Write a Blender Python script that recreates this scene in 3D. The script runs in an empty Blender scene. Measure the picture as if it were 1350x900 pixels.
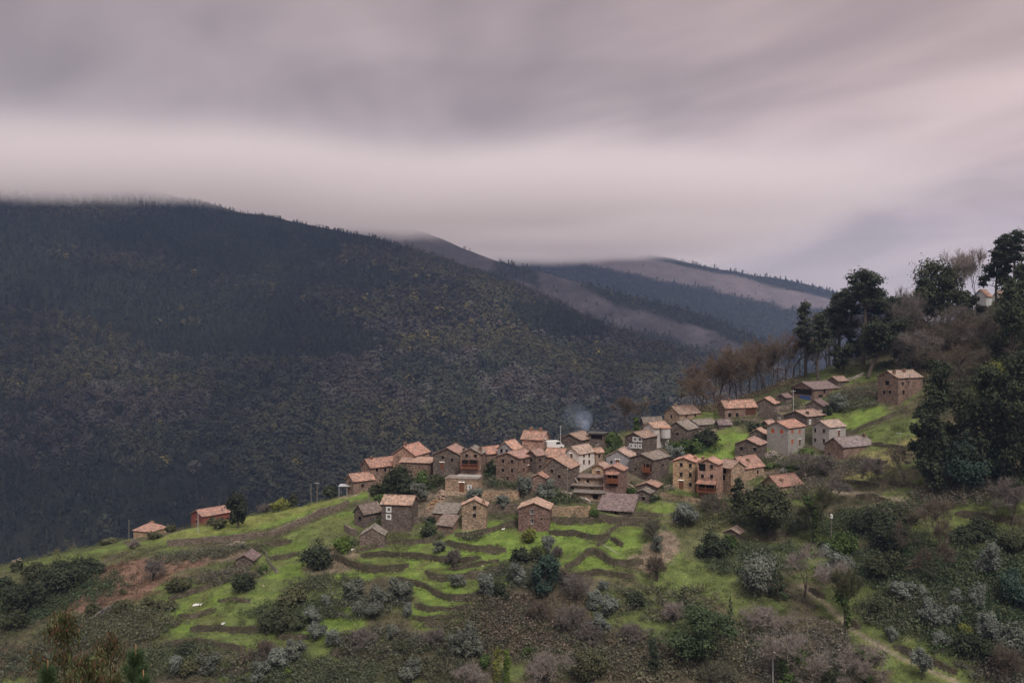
import bpy, bmesh, math, random
import numpy as np
R = math.radians
sc = bpy.context.scene
COL = sc.collection

# ------------------------------------------------------------------ camera
F = 1312.5          # focal length in photo pixels (photo is 1350 wide), 35 mm lens
U0, V0 = 675.0, 410.0
cam_d = bpy.data.cameras.new('camera'); cam = bpy.data.objects.new('camera', cam_d); COL.objects.link(cam)
cam_d.sensor_width = 36.0; cam_d.lens = 36.0 * F / 1350.0
cam_d.shift_y = -(450.0 - V0) / 1350.0
cam_d.clip_start = 0.5; cam_d.clip_end = 30000
cam.location = (0, 0, 0); cam.rotation_euler = (R(90), 0, 0)
sc.camera = cam

# ------------------------------------------------------------------ render / view
sc.render.engine = 'CYCLES'
sc.view_settings.view_transform = 'Standard'; sc.view_settings.look = 'None'
sc.view_settings.exposure = 0.0; sc.view_settings.gamma = 1.0
sc.view_settings.use_curve_mapping = False
cy = sc.cycles
cy.max_bounces = 8; cy.diffuse_bounces = 2; cy.glossy_bounces = 2; cy.transmission_bounces = 2
cy.transparent_max_bounces = 8; cy.volume_bounces = 4
cy.use_denoising = True
try: cy.denoiser = 'OPENIMAGEDENOISE'
except Exception: pass
cy.use_adaptive_sampling = True; cy.adaptive_threshold = 0.02
cy.volume_step_rate = 1.0; cy.volume_max_steps = 128
cy.sample_clamp_indirect = 4.0

# ------------------------------------------------------------------ node helper
class NT:
    def __init__(s, tree): s.t = tree; s.n = tree.nodes; s.l = tree.links
    def node(s, typ, **kw):
        n = s.n.new(typ)
        for k, v in kw.items(): setattr(n, k, v)
        return n
    def link(s, a, b): s.l.new(a, b)
    def put(s, sock, v):
        if isinstance(v, bpy.types.NodeSocket): s.l.new(v, sock)
        elif isinstance(v, (tuple, list)) and len(v) == 3 and sock.type == 'RGBA': sock.default_value = (*v, 1)
        else: sock.default_value = v
    def math(s, op, a, b=0.0, c=0.0, clamp=False):
        n = s.node('ShaderNodeMath', operation=op); n.use_clamp = clamp
        s.put(n.inputs[0], a); s.put(n.inputs[1], b); s.put(n.inputs[2], c); return n.outputs[0]
    def vmath(s, op, a, b=(0, 0, 0)):
        n = s.node('ShaderNodeVectorMath', operation=op); s.put(n.inputs[0], a)
        if op == 'SCALE': s.put(n.inputs['Scale'], b)
        else: s.put(n.inputs[1], b)
        return n.outputs[0]
    def mix(s, f, a, b, mode='MIX'):
        n = s.node('ShaderNodeMix', data_type='RGBA', blend_type=mode)
        s.put(n.inputs[0], f); s.put(n.inputs[6], a); s.put(n.inputs[7], b); return n.outputs[2]
    def noise(s, vec, scale, detail=3, rough=0.55, dist=0.0):
        n = s.node('ShaderNodeTexNoise'); s.put(n.inputs['Vector'], vec)
        n.inputs['Scale'].default_value = scale; n.inputs['Detail'].default_value = detail
        n.inputs['Roughness'].default_value = rough; n.inputs['Distortion'].default_value = dist
        return n.outputs['Fac']
    def remap(s, v, a, b, c, d, smooth=False):
        n = s.node('ShaderNodeMapRange'); n.interpolation_type = 'SMOOTHSTEP' if smooth else 'LINEAR'
        s.put(n.inputs[0], v)
        for i, x in enumerate((a, b, c, d)): n.inputs[i + 1].default_value = x
        return n.outputs[0]
    def ramp(s, v, stops):
        n = s.node('ShaderNodeValToRGB'); s.put(n.inputs[0], v); cr = n.color_ramp
        while len(cr.elements) < len(stops): cr.elements.new(0.5)
        for e, (p, c) in zip(cr.elements, stops): e.position = p; e.color = (*c, 1)
        return n.outputs[0]

# ------------------------------------------------------------------ world: overcast sky
SUN_EL, SUN_AZ = R(50), R(160)      # azimuth measured clockwise from +Y (view direction)
w = bpy.data.worlds.new('World'); sc.world = w; w.use_nodes = True
nt = NT(w.node_tree); nt.n.clear()
sky = nt.node('ShaderNodeTexSky', sky_type='NISHITA'); sky.sun_disc = False
sky.sun_elevation = SUN_EL; sky.sun_rotation = SUN_AZ
skyc = nt.vmath('SCALE', sky.outputs[0], 0.10)
geo = nt.node('ShaderNodeTexCoord').outputs['Generated']
sep = nt.node('ShaderNodeSeparateXYZ'); nt.link(geo, sep.inputs[0]); dx, dy, dz = sep.outputs
zc = nt.math('MAXIMUM', dz, 0.0)
# a cloud deck seen in perspective: direction projected on a horizontal layer
den = nt.math('ADD', zc, 0.17)
cx_ = nt.math('DIVIDE', dx, den); cy_ = nt.math('DIVIDE', dy, den)
cmb = nt.node('ShaderNodeCombineXYZ'); nt.link(nt.math('ADD', nt.math('MULTIPLY', cx_, 1.0), nt.math('MULTIPLY', cy_, 0.35)), cmb.inputs[0]); nt.link(nt.math('MULTIPLY', cy_, 0.75), cmb.inputs[1])
n1 = nt.noise(cmb.outputs[0], 0.85, 3, 0.5, 0.8)
n2 = nt.noise(nt.vmath('ADD', cmb.outputs[0], (7.3, 2.1, 0)), 1.9, 3, 0.5, 0.4)
nn = nt.math('ADD', nt.math('MULTIPLY', n1, 0.72), nt.math('MULTIPLY', n2, 0.28))
cloudf = nt.remap(nn, 0.33, 0.67, 0.0, 1.0, True)
CL_DARK, CL_LITE = (0.350, 0.282, 0.276), (0.73, 0.590, 0.560)
cc = nt.mix(cloudf, CL_DARK, CL_LITE)
# brighter and warmer to the right of the view, darker and bluer on the left
side = nt.remap(dx, -0.45, 0.40, 0.68, 1.14, True)
cc = nt.vmath('SCALE', cc, side)
warm = nt.mix(nt.remap(dx, -0.45, 0.40, 0, 1), (0.965, 0.98, 1.04), (1.03, 0.985, 0.985))
cc = nt.mix(1.0, cc, warm, 'MULTIPLY')
hz = nt.remap(dz, 0.0, 0.13, 0.85, 0.0, True)           # smoother pale band near the horizon
cc = nt.mix(hz, cc, nt.mix(nt.remap(dx, -0.45, 0.45, 0, 1), (0.36, 0.312, 0.332), (0.67, 0.575, 0.565)))
up = nt.remap(dz, 0.30, 0.95, 1.0, 2.6, True)           # an overcast sky is brightest overhead
cc = nt.mix(nt.remap(dz, 0.28, 0.6, 0, 1, True), cc, (0.52, 0.475, 0.455))
cc = nt.vmath('SCALE', cc, up)
fin = nt.mix(0.96, skyc, cc)
bg = nt.node('ShaderNodeBackground'); nt.link(fin, bg.inputs[0]); bg.inputs[1].default_value = 1.0
out = nt.node('ShaderNodeOutputWorld'); nt.link(bg.outputs[0], out.inputs[0])

# ------------------------------------------------------------------ sun behind cloud
sd = bpy.data.lights.new('sun', 'SUN'); sun = bpy.data.objects.new('sun', sd); COL.objects.link(sun)
sd.energy = 2.7; sd.angle = R(18); sd.color = (1.0, 0.93, 0.86)
sun.rotation_euler = (R(90) - SUN_EL, 0, -SUN_AZ + R(180))
# ------------------------------------------------------------------ mesh helpers
def tag(o, label=None, cat=None, group=None, kind=None):
    if label: o['label'] = label
    if cat: o['category'] = cat
    if group: o['group'] = group
    if kind: o['kind'] = kind
    return o
def link(name, me, mat=None, parent=None, loc=None):
    o = bpy.data.objects.new(name, me); COL.objects.link(o)
    if mat is not None:
        for m in (mat if isinstance(mat, (list, tuple)) else [mat]): me.materials.append(m)
    if parent is not None: o.parent = parent
    if loc is not None: o.location = loc
    return o
def empty(name, loc):
    o = bpy.data.objects.new(name, None); COL.objects.link(o); o.location = loc; o.empty_display_size = 0.5; return o
def npmesh(name, V, Fc, col=None, smooth=False, uv=None, midx=None):
    """V (n,3), Fc (m,k) faces of one size -> mesh, fast"""
    V = np.asarray(V, np.float32); Fc = np.asarray(Fc, np.int32)
    me = bpy.data.meshes.new(name); m, k = Fc.shape
    me.vertices.add(len(V)); me.vertices.foreach_set('co', V.ravel())
    me.loops.add(m * k); me.loops.foreach_set('vertex_index', Fc.ravel())
    me.polygons.add(m); me.polygons.foreach_set('loop_start', np.arange(0, m * k, k, dtype=np.int32))
    if smooth: me.polygons.foreach_set('use_smooth', np.ones(m, bool))
    if midx is not None: me.polygons.foreach_set('material_index', np.asarray(midx, np.int32))
    me.update(calc_edges=True)
    if col is not None:
        ca = me.color_attributes.new('col', 'FLOAT_COLOR', 'POINT')
        c = np.ones((len(V), 4), np.float32); c[:, :3] = col; ca.data.foreach_set('color', c.ravel())
    if uv is not None:
        ul = me.uv_layers.new(name='UVMap'); ul.data.foreach_set('uv', np.asarray(uv, np.float32).ravel())
    return me
class MB:
    """collects polygons with uvs and material slots -> one mesh"""
    def __init__(s): s.v = []; s.f = []; s.uv = []; s.m = []
    def poly(s, pts, uvs=None, m=0):
        i = len(s.v); s.v += [tuple(p) for p in pts]; s.f.append(list(range(i, i + len(pts))))
        s.uv += list(uvs) if uvs is not None else [(p[0] + p[1], p[2]) for p in pts]; s.m.append(m)
    def hexa(s, c, m=0):     # 8 corners: bottom 4 ccw, top 4 ccw
        for q in ((3, 2, 1, 0), (4, 5, 6, 7), (0, 1, 5, 4), (1, 2, 6, 5), (2, 3, 7, 6), (3, 0, 4, 7)): s.poly([c[i] for i in q], None, m)
    def box(s, x0, x1, y0, y1, z0, z1, m=0):
        s.hexa([(x0, y0, z0), (x1, y0, z0), (x1, y1, z0), (x0, y1, z0), (x0, y0, z1), (x1, y0, z1), (x1, y1, z1), (x0, y1, z1)], m)
    def tube(s, p0, p1, r0, r1, n=6, m=0):
        p0 = np.array(p0, float); p1 = np.array(p1, float); d = p1 - p0; d /= max(np.linalg.norm(d), 1e-6)
        a = np.cross(d, (0, 0, 1) if abs(d[2]) < .9 else (1, 0, 0)); a /= np.linalg.norm(a); b = np.cross(d, a)
        A = [p0 + r0 * (a * math.cos(t) + b * math.sin(t)) for t in np.linspace(0, 2 * math.pi, n, False)]
        B = [p1 + r1 * (a * math.cos(t) + b * math.sin(t)) for t in np.linspace(0, 2 * math.pi, n, False)]
        for i in range(n): j = (i + 1) % n; s.poly([A[i], A[j], B[j], B[i]], None, m)
        s.poly(B, None, m); s.poly(A[::-1], None, m)
    def build(s, name, mat, parent=None, loc=None):
        me = bpy.data.meshes.new(name); me.from_pydata(s.v, [], s.f)
        ul = me.uv_layers.new(name='UVMap')
        ul.data.foreach_set('uv', np.array(s.uv, np.float32).ravel())
        me.polygons.foreach_set('material_index', np.array(s.m, np.int32)); me.update()
        return link(name, me, mat, parent, loc)

# numpy value noise -------------------------------------------------------
def vnoise(x, y, seed=0):
    x = np.asarray(x, float); y = np.asarray(y, float)
    xi = np.floor(x).astype(np.int64); yi = np.floor(y).astype(np.int64); fx = x - xi; fy = y - yi
    fx = fx * fx * (3 - 2 * fx); fy = fy * fy * (3 - 2 * fy)
    def h(a, b):
        n = (a * 374761393 + b * 668265263 + seed * 1442695041) & 0x7fffffff
        n = ((n ^ (n >> 13)) * 1274126177) & 0x7fffffff
        return ((n ^ (n >> 16)) & 0xffff) / 65535.0
    return (h(xi, yi) * (1 - fx) + h(xi + 1, yi) * fx) * (1 - fy) + (h(xi, yi + 1) * (1 - fx) + h(xi + 1, yi + 1) * fx) * fy
def fbm(x, y, seed=0, o=4):
    s = 0; a = .5; t = 0
    for i in range(o): s = s + a * vnoise(x * 2 ** i, y * 2 ** i, seed + i * 17); t += a; a *= .5
    return s / t
def P(u, v, Y): return np.array(((u - U0) / F * Y, Y, -(v - V0) / F * Y))   # the point seen at photo pixel u,v and depth Y

# ------------------------------------------------------------------ materials
def new_mat(name):
    m = bpy.data.materials.new(name); m.use_nodes = True; t = NT(m.node_tree)
    b = t.n['Principled BSDF']; b.inputs['Roughness'].default_value = 0.9
    b.inputs['Specular IOR Level'].default_value = 0.15
    return m, t, b
def mat_leaf(name='leaf', trans=0.22):
    m, t, b = new_mat(name)
    a = t.node('ShaderNodeAttribute', attribute_name='col').outputs['Color']
    oc = t.node('ShaderNodeObjectInfo').outputs['Color']
    c = t.mix(1.0, a, oc, 'MULTIPLY'); t.link(c, b.inputs['Base Color'])
    tr = t.node('ShaderNodeBsdfTranslucent'); t.link(c, tr.inputs[0])
    ms = t.node('ShaderNodeMixShader'); ms.inputs[0].default_value = trans
    t.link(b.outputs[0], ms.inputs[1]); t.link(tr.outputs[0], ms.inputs[2])
    t.link(ms.outputs[0], t.n['Material Output'].inputs[0]); return m
LEAF = mat_leaf()
def mat_simple(name, c, var=0.25, scale=3.0, rough=0.9, tint=False, spec=0.15):
    m, t, b = new_mat(name); g = t.node('ShaderNodeTexCoord').outputs['Object']
    n = t.noise(g, scale, 4, 0.6)
    col = t.mix(n, tuple(x * (1 - var) for x in c), tuple(min(1, x * (1 + var)) for x in c))
    if tint: col = t.mix(1.0, col, t.node('ShaderNodeObjectInfo').outputs['Color'], 'MULTIPLY')
    t.link(col, b.inputs['Base Color']); b.inputs['Roughness'].default_value = rough
    b.inputs['Specular IOR Level'].default_value = spec
    return m
BARK = mat_simple('bark', (0.085, 0.068, 0.058), 0.4, 4.0)
POLEWOOD = mat_simple('pole_wood', (0.20, 0.17, 0.15), 0.3, 5)
CONCRETE = mat_simple('concrete', (0.36, 0.34, 0.32), 0.2, 1.2)
WHITEP = mat_simple('white_paint', (0.62, 0.61, 0.60), 0.12, 2.0, 0.6)
METAL = mat_simple('grey_metal', (0.40, 0.40, 0.41), 0.15, 6, 0.5, spec=0.4)
WOOD = mat_simple('brown_wood', (0.17, 0.075, 0.042), 0.35, 4, 0.8, tint=True)
def mat_stone(name='schist_masonry', moss=False):
    """dry schist masonry: flat stones of mixed tone, uv in metres, tinted by the object's own colour"""
    m, t, b = new_mat(name)
    uv = t.node('ShaderNodeTexCoord').outputs['UV']
    mp = t.node('ShaderNodeMapping'); t.link(uv, mp.inputs[0]); mp.inputs['Scale'].default_value = (2.9, 6.6, 1)
    v = t.node('ShaderNodeTexVoronoi', feature='F1'); t.link(mp.outputs[0], v.inputs['Vector']); v.inputs['Scale'].default_value = 1.0
    e = t.node('ShaderNodeTexVoronoi', feature='DISTANCE_TO_EDGE'); t.link(mp.outputs[0], e.inputs['Vector']); e.inputs['Scale'].default_value = 1.0
    sp = t.node('ShaderNodeSeparateColor'); t.link(v.outputs['Color'], sp.inputs[0])
    tone = t.remap(sp.outputs[0], 0, 1, 0.50, 1.55)
    warm = t.mix(sp.outputs[1], (0.95, 1.0, 1.08), (1.12, 0.98, 0.86))
    base = t.mix(1.0, t.node('ShaderNodeObjectInfo').outputs['Color'], warm, 'MULTIPLY')
    base = t.vmath('SCALE', base, tone)
    joint = t.remap(e.outputs['Distance'], 0.02, 0.10, 0.45, 1.0)
    base = t.vmath('SCALE', base, joint)
    g = t.node('ShaderNodeTexCoord').outputs['Object']
    blot = t.remap(t.noise(g, 0.5, 4, 0.6), 0.3, 0.7, 0.72, 1.22)
    base = t.vmath('SCALE', base, blot)
    base = t.vmath('SCALE', base, 1.32)
    if moss:
        up = t.node('ShaderNodeSeparateXYZ'); t.link(t.node('ShaderNodeNewGeometry').outputs['Normal'], up.inputs[0])
        mf = t.math('ADD', t.noise(g, 0.7, 5, .7), t.math('MULTIPLY', up.outputs[2], .25)); base = t.mix(t.remap(mf, .48, .68, 0, .9, True), base, (0.052, 0.054, 0.026))
    t.link(base, b.inputs['Base Color'])
    bp = t.node('ShaderNodeBump'); bp.inputs['Strength'].default_value = 0.8; bp.inputs['Distance'].default_value = 0.06
    t.link(t.math('ADD', t.math('MINIMUM', e.outputs['Distance'], 0.15), t.math('MULTIPLY', sp.outputs[2], 0.12)), bp.inputs['Height']); t.link(bp.outputs[0], b.inputs['Normal'])
    return m
STONE = mat_stone(); MOSSY = mat_stone('mossy_dry_stone', True)
def mat_plaster():
    m, t, b = new_mat('rough_plaster'); g = t.node('ShaderNodeTexCoord').outputs['Object']
    n = t.noise(g, 1.3, 5, 0.65); f = t.noise(g, 9.0, 3, 0.6)
    k = t.math('ADD', t.remap(n, 0.3, 0.7, 0.70, 1.12), t.remap(f, 0.3, 0.7, -0.14, 0.14))
    t.link(t.vmath('SCALE', t.node('ShaderNodeObjectInfo').outputs['Color'], k), b.inputs['Base Color'])
    bp = t.node('ShaderNodeBump'); bp.inputs['Strength'].default_value = 0.5; bp.inputs['Distance'].default_value = 0.03
    t.link(f, bp.inputs['Height']); t.link(bp.outputs[0], b.inputs['Normal']); return m
PLASTER = mat_plaster()
def mat_tiles(name, uscale, vscale):
    m, t, b = new_mat(name); uv = t.node('ShaderNodeTexCoord').outputs['UV']
    mp = t.node('ShaderNodeMapping'); t.link(uv, mp.inputs[0]); mp.inputs['Scale'].default_value = (uscale, vscale, 1)
    br = t.node('ShaderNodeTexBrick'); t.link(mp.outputs[0], br.inputs['Vector'])
    br.inputs['Color1'].default_value = (0.50, 0.50, 0.50, 1); br.inputs['Color2'].default_value = (1.42, 1.42, 1.42, 1)
    br.inputs['Mortar'].default_value = (0.35, 0.33, 0.33, 1); br.inputs['Scale'].default_value = 1.0
    br.inputs['Mortar Size'].default_value = 0.05; br.inputs['Bias'].default_value = 0.0
    br.inputs['Brick Width'].default_value = 1.0; br.inputs['Row Height'].default_value = 1.0
    g = t.node('ShaderNodeTexCoord').outputs['Object']
    n = t.noise(g, 0.85, 5, 0.68); n3 = t.noise(g, 4.5, 3, 0.7)
    oc = t.node('ShaderNodeObjectInfo').outputs['Color']
    lich = t.mix(t.remap(n, 0.42, 0.60, 0.0, 0.95, True), oc, t.mix(0.62, oc, (0.17, 0.145, 0.125)))
    lich = t.mix(t.remap(n3, 0.56, 0.68, 0.0, 0.6, True), lich, t.mix(0.5, oc, (0.42, 0.34, 0.28)))
    c = t.mix(0.75, lich, br.outputs['Color'], 'MULTIPLY'); t.link(c, b.inputs['Base Color'])
    bp = t.node('ShaderNodeBump'); bp.inputs['Strength'].default_value = 0.7; bp.inputs['Distance'].default_value = 0.06
    t.link(br.outputs['Fac'], bp.inputs['Height']); bp.invert = True; t.link(bp.outputs[0], b.inputs['Normal'])
    return m
TILE = mat_tiles('clay_tiles', 4.0, 2.6)
SLATE = mat_tiles('slate_slabs', 1.9, 2.6)
def mat_glass():
    m, t, b = new_mat('dark_window'); b.inputs['Base Color'].default_value = (0.012, 0.012, 0.014, 1)
    b.inputs['Roughness'].default_value = 0.15; b.inputs['Specular IOR Level'].default_value = 0.5; return m
GLASS = mat_glass()
DARK = mat_simple('shade_and_tyre_black', (0.012, 0.010, 0.009), 0.3, 2)  # near-black for painted shade in openings, also tyres and plank gaps
# ------------------------------------------------------------------ the near hillside as a height field
ctrl = []
def cp(u, v, Y): ctrl.append(P(u, v, Y))
for a in [(675,900,185),(675,800,205),(675,700,232),(675,640,250),(700,592,266),(1100,900,181),(1100,750,212),(1100,640,250),
          (1100,560,285),(1080,500,318),(900,900,183),(900,750,215),(900,660,243),(900,590,274),(900,545,302),(0,900,196),(0,820,221),
          (200,900,190),(200,800,215),(450,900,187),(450,800,208),(450,720,234),(1350,900,176),(1350,750,202),
          (1350,640,226),(1350,540,252),(1350,450,288),(1350,385,318),(1220,900,178),(1220,750,205),(1220,640,235),(1220,540,275),(1200,470,318),
          (790,580,280),(330,740,232),(330,690,258),(560,650,252)]: cp(*a)
crest = [(-250,790,245),(0,748,256),(100,726,258),(200,706,262),(330,680,266),(450,655,268),(580,622,272),(700,590,284),(850,562,296),(950,536,312),(1050,500,330),(1200,452,340),(1350,375,345)]
for c in crest:
    p = P(*c); ctrl.append(p)
    for dy, dz in ((22, -7.5), (60, -34), (130, -85), (260, -165)): ctrl.append(p + np.array((dy * .1, dy, dz)))
for q in [(0,0,-1.75),(-60,0,-4),(60,0,1.5),(0,20,-11.5),(-8,30,-19),(0,45,-31),(0,85,-58),(0,120,-76),(0,152,-78),(90,120,-74),(-100,120,-80),(100,60,-38),(-100,60,-46),
          (90,152,-74),(-100,152,-82),(220,200,-8),(220,260,22),(300,250,50),(600,300,120),(-260,220,-108),(-300,150,-120),(-600,230,-160),(300,60,-10),(600,60,40),(-300,0,-30),(220,340,40),(300,480,0),(600,560,40)]:
    ctrl.append(np.array(q, float))
ctrl = np.array(ctrl)
S_ = 100.0
def _phi(r2): return np.where(r2 > 1e-12, 0.5 * r2 * np.log(np.maximum(r2, 1e-12)), 0)
def _fit():
    X = ctrl[:, :2] / S_; n = len(X)
    K = _phi(((X[:, None] - X[None]) ** 2).sum(-1)) + np.eye(n) * 2e-3
    A = np.zeros((n + 3, n + 3)); A[:n, :n] = K; A[:n, n] = 1; A[:n, n + 1:] = X; A[n, :n] = 1; A[n + 1:, :n] = X.T
    return X, np.linalg.solve(A, np.concatenate([ctrl[:, 2], np.zeros(3)]))
CX, CW = _fit()
def base_h(x, y):
    x = np.asarray(x, float); y = np.asarray(y, float); sh = x.shape
    q = np.stack([x.ravel(), y.ravel()], 1) / S_; n = len(CX); o = np.empty(len(q))
    for i in range(0, len(q), 40000):
        b = q[i:i + 40000]; r2 = (b[:, :1] - CX[None, :, 0]) ** 2 + (b[:, 1:] - CX[None, :, 1]) ** 2
        o[i:i + 40000] = _phi(r2) @ CW[:n] + CW[n] + b @ CW[n + 1:]
    return np.clip(o, -262, 170).reshape(sh)
FX0, FX1, FY0, FY1, ST = -200.0, 230.0, 150.0, 372.0, 0.6
fx = np.arange(FX0, FX1 + .01, ST); fy = np.arange(FY0, FY1 + .01, ST)
def rng_out(a, b, n, p=1.5): return a + (b - a) * (np.linspace(0, 1, n + 1)[1:]) ** p
xs = np.concatenate([rng_out(FX0, -1100, 40)[::-1], fx, rng_out(FX1, 1100, 40)])
ys = np.concatenate([np.linspace(-60, FY0, 60)[:-1], fy, rng_out(FY1, 760, 45)])
GX, GY = np.meshgrid(xs, ys); H = base_h(GX, GY)
H = H + 1.1 * (fbm(GX / 26, GY / 26, 3) - .5) * np.clip((GY - 150) / 40, 0, 1) + 0.5 * (fbm(GX / 5, GY / 5, 5, 3) - .5)
def hgt(x, y):
    x = np.atleast_1d(np.asarray(x, float)); y = np.atleast_1d(np.asarray(y, float))
    i = np.clip(np.searchsorted(xs, x) - 1, 0, len(xs) - 2); j = np.clip(np.searchsorted(ys, y) - 1, 0, len(ys) - 2)
    a = np.clip((x - xs[i]) / (xs[i + 1] - xs[i]), 0, 1); b = np.clip((y - ys[j]) / (ys[j + 1] - ys[j]), 0, 1)
    return (H[j, i] * (1 - a) + H[j, i + 1] * a) * (1 - b) + (H[j + 1, i] * (1 - a) + H[j + 1, i + 1] * a) * b
def at(u, v, ymin=140.0, ymax=420.0):
    """where the sight line of a photo pixel meets the hillside"""
    Y = np.arange(ymin, ymax, 0.2); x = (u - U0) / F * Y; z = -(v - V0) / F * Y
    k = np.nonzero(z <= hgt(x, Y))[0]
    if len(k) == 0:       # over the crest: the closest approach
        k = [int(np.argmin(z - hgt(x, Y)))]
    Yk = Y[k[0]]; return np.array((x[k[0]], Yk, float(hgt(x[k[0]], Yk)[0])))

# terrace walls: line of the step in the photo, height, label
WALLS = [
 ([(220,718),(252,714),(291,711),(330,708),(362,704),(385,693),(408,684),(424,675),(460,665)],1.8,'long retaining wall along the lower edge of the bright sloping meadow'),
 ([(325,729),(344,720),(362,716),(384,715)],1.6,'short grey stone wall uphill of the small slate-roofed hut'),
 ([(220,793),(231,786),(255,780),(279,770),(305,763)],1.7,'rising terrace wall with a pale coping left of the dark bush below the small hut'),
 ([(355,736),(380,733),(394,731)],1.3,'short terrace wall between the small slate-roofed hut and the large dark bush'),
 ([(288,792),(313,791),(329,793)],1.0,'low terrace wall just above the white sheet lying on the grass'),
 ([(236,811),(259,813),(274,808),(285,804)],1.4,'curved terrace wall just below the white sheet lying on the grass'),
 ([(251,831),(271,828),(290,830),(313,831),(332,830),(360,830)],1.5,'long terrace wall two steps below the white sheet on the grass'),
 ([(220,850),(262,845),(282,849),(298,853),(324,855)],1.5,'terrace wall three steps below the white sheet on the grass'),
 ([(290,883),(316,884),(335,884)],1.2,'lowest terrace wall near the bottom edge under the reddish bramble patch'),
 ([(368,838),(391,842),(407,841)],1.2,'small terrace wall below the grass patch beside grey olives'),
 ([(429,811),(452,808)],1.2,'tiny terrace wall holding the grass patch left of the olive thicket'),
 ([(436,861),(461,861),(488,866),(506,869)],2.2,'tall dark terrace wall at the foot of the brown scrub slope'),
 ([(548,797),(560,803),(575,806),(590,806),(606,800),(618,797)],1.5,'curved terrace wall with pale stones below the long wall of the middle tread'),
 ([(545,813),(558,816),(575,818),(597,815),(606,811)],1.2,'low terrace wall below the second-lowest bright green tread'),
 ([(558,821),(581,821),(593,819)],1.1,'short lowest terrace wall at the end of the stepped green treads'),
 ([(469,728),(482,724),(495,720),(521,715),(556,713),(575,709),(592,705)],1.4,'winding top wall of the terraces directly below the ruined gable hut'),
 ([(476,731),(502,731),(520,732),(536,733),(565,733),(586,741),(612,741),(634,735)],1.5,'long terrace wall under the upper grass strip below the twin-framed house'),
 ([(440,733),(452,738),(468,745),(487,750),(505,750),(527,749),(539,745)],2.0,'rounded terrace wall bulging out under the bright green half-moon tread'),
 ([(520,765),(539,768),(559,771),(570,779),(578,785),(600,790),(624,788),(640,782)],1.6,'terrace wall running down to the olive thicket from the middle tread'),
 ([(562,753),(568,761),(580,763),(595,763),(612,760),(636,757),(664,748)],1.8,'tall shaded terrace wall with a bare shrub growing against it'),
 ([(586,714),(598,718),(612,722),(636,725),(668,725)],1.8,'terrace wall under the bright lawn in front of the pale tower house'),
 ([(590,748),(610,745),(631,741),(658,742)],1.1,'low grassy terrace wall two steps below the pale tower house'),
 ([(600,706),(620,706),(644,701),(662,693),(681,689)],1.2,'path wall at the foot of the pale tower house'),
 ([(724,702),(746,702),(760,705),(774,709),(790,709),(804,706)],1.4,'curved terrace wall inside the green field right of the dark gable house'),
 ([(745,750),(762,739),(774,725),(787,727),(802,738),(814,744),(830,744),(848,741)],1.9,'long winding terrace wall across the lower green field'),
 ([(752,759),(766,756),(790,756),(812,757),(836,760)],1.4,'straight wall along the bottom edge of the lower green field'),
 ([(728,684),(755,683),(780,684),(803,685),(819,687),(847,688),(860,688)],1.8,'wall carrying the pale path above the green field'),
 ([(833,679),(853,680),(873,680)],1.1,'low reddish wall below the small red-roofed shed'),
 ([(806,708),(815,714),(822,721)],1.3,'short wall stepping down beside the stony landslip'),
 ([(1098,634),(1128,637),(1160,640)],1.2,'mossy wall above the bare trees below the long slate barn'),
 ([(1130,654),(1154,659),(1172,663)],1.6,'dark mossy bank wall above the dense evergreen thicket'),
 ([(1172,636),(1192,639),(1213,643)],1.4,'earthy terrace wall below the tall evergreen trees'),
 ([(1260,678),(1300,683),(1347,690)],1.8,'long mossy wall under the pale grass strip near the edge of the picture'),
 ([(1149,585),(1178,589),(1201,593)],1.0,'straight low field wall beside the end of the long slate barn'),
 ([(1140,607),(1171,610)],1.0,'short field wall below the end of the long slate barn'),
 ([(1115,575),(1142,561),(1169,550),(1195,537)],1.2,'diagonal mossy field wall climbing to the uppermost big stone house'),
 ([(1067,777),(1078,783),(1089,789)],1.6,'short mossy bank wall on the upper side of the dirt path'),
 ([(1117,816),(1126,822),(1136,830)],1.5,'mossy bank wall beside the trunk of the lone ivy tree on the path'),
 ([(1179,852),(1207,863),(1240,878),(1264,889)],1.5,'long broken wall along the grassy lower end of the dirt path'),
 ([(1011,779),(1035,782),(1056,790),(1078,804)],1.8,'shaded earth wall on the lower side of the dirt path'),
 ([(909,802),(925,804),(937,803)],0.9,'small wall below the round grass patch on the slope'),
 ([(630,655),(645,655),(660,655),(685,655)],3.0,'tall ochre retaining wall in front of the big brown house'),
 ([(640,672),(675,671),(708,672)],2.6,'tall brown retaining wall behind the pale tower house'),
 ([(728,679),(752,678),(778,679)],2.8,'straight ochre retaining wall of the raised garden'),
 ([(870,652),(905,659),(935,664),(958,666)],1.6,'long low wall along the lane below the ochre village house'),
 ([(1012,628),(1036,625),(1060,626)],1.4,'low wall of the small yard strewn with rubble'),
 ([(955,706),(1010,712),(1040,704)],1.0,'overgrown wall behind the large dark evergreen tree'),
]
wall_world = []
dH = np.zeros_like(H)
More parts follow.
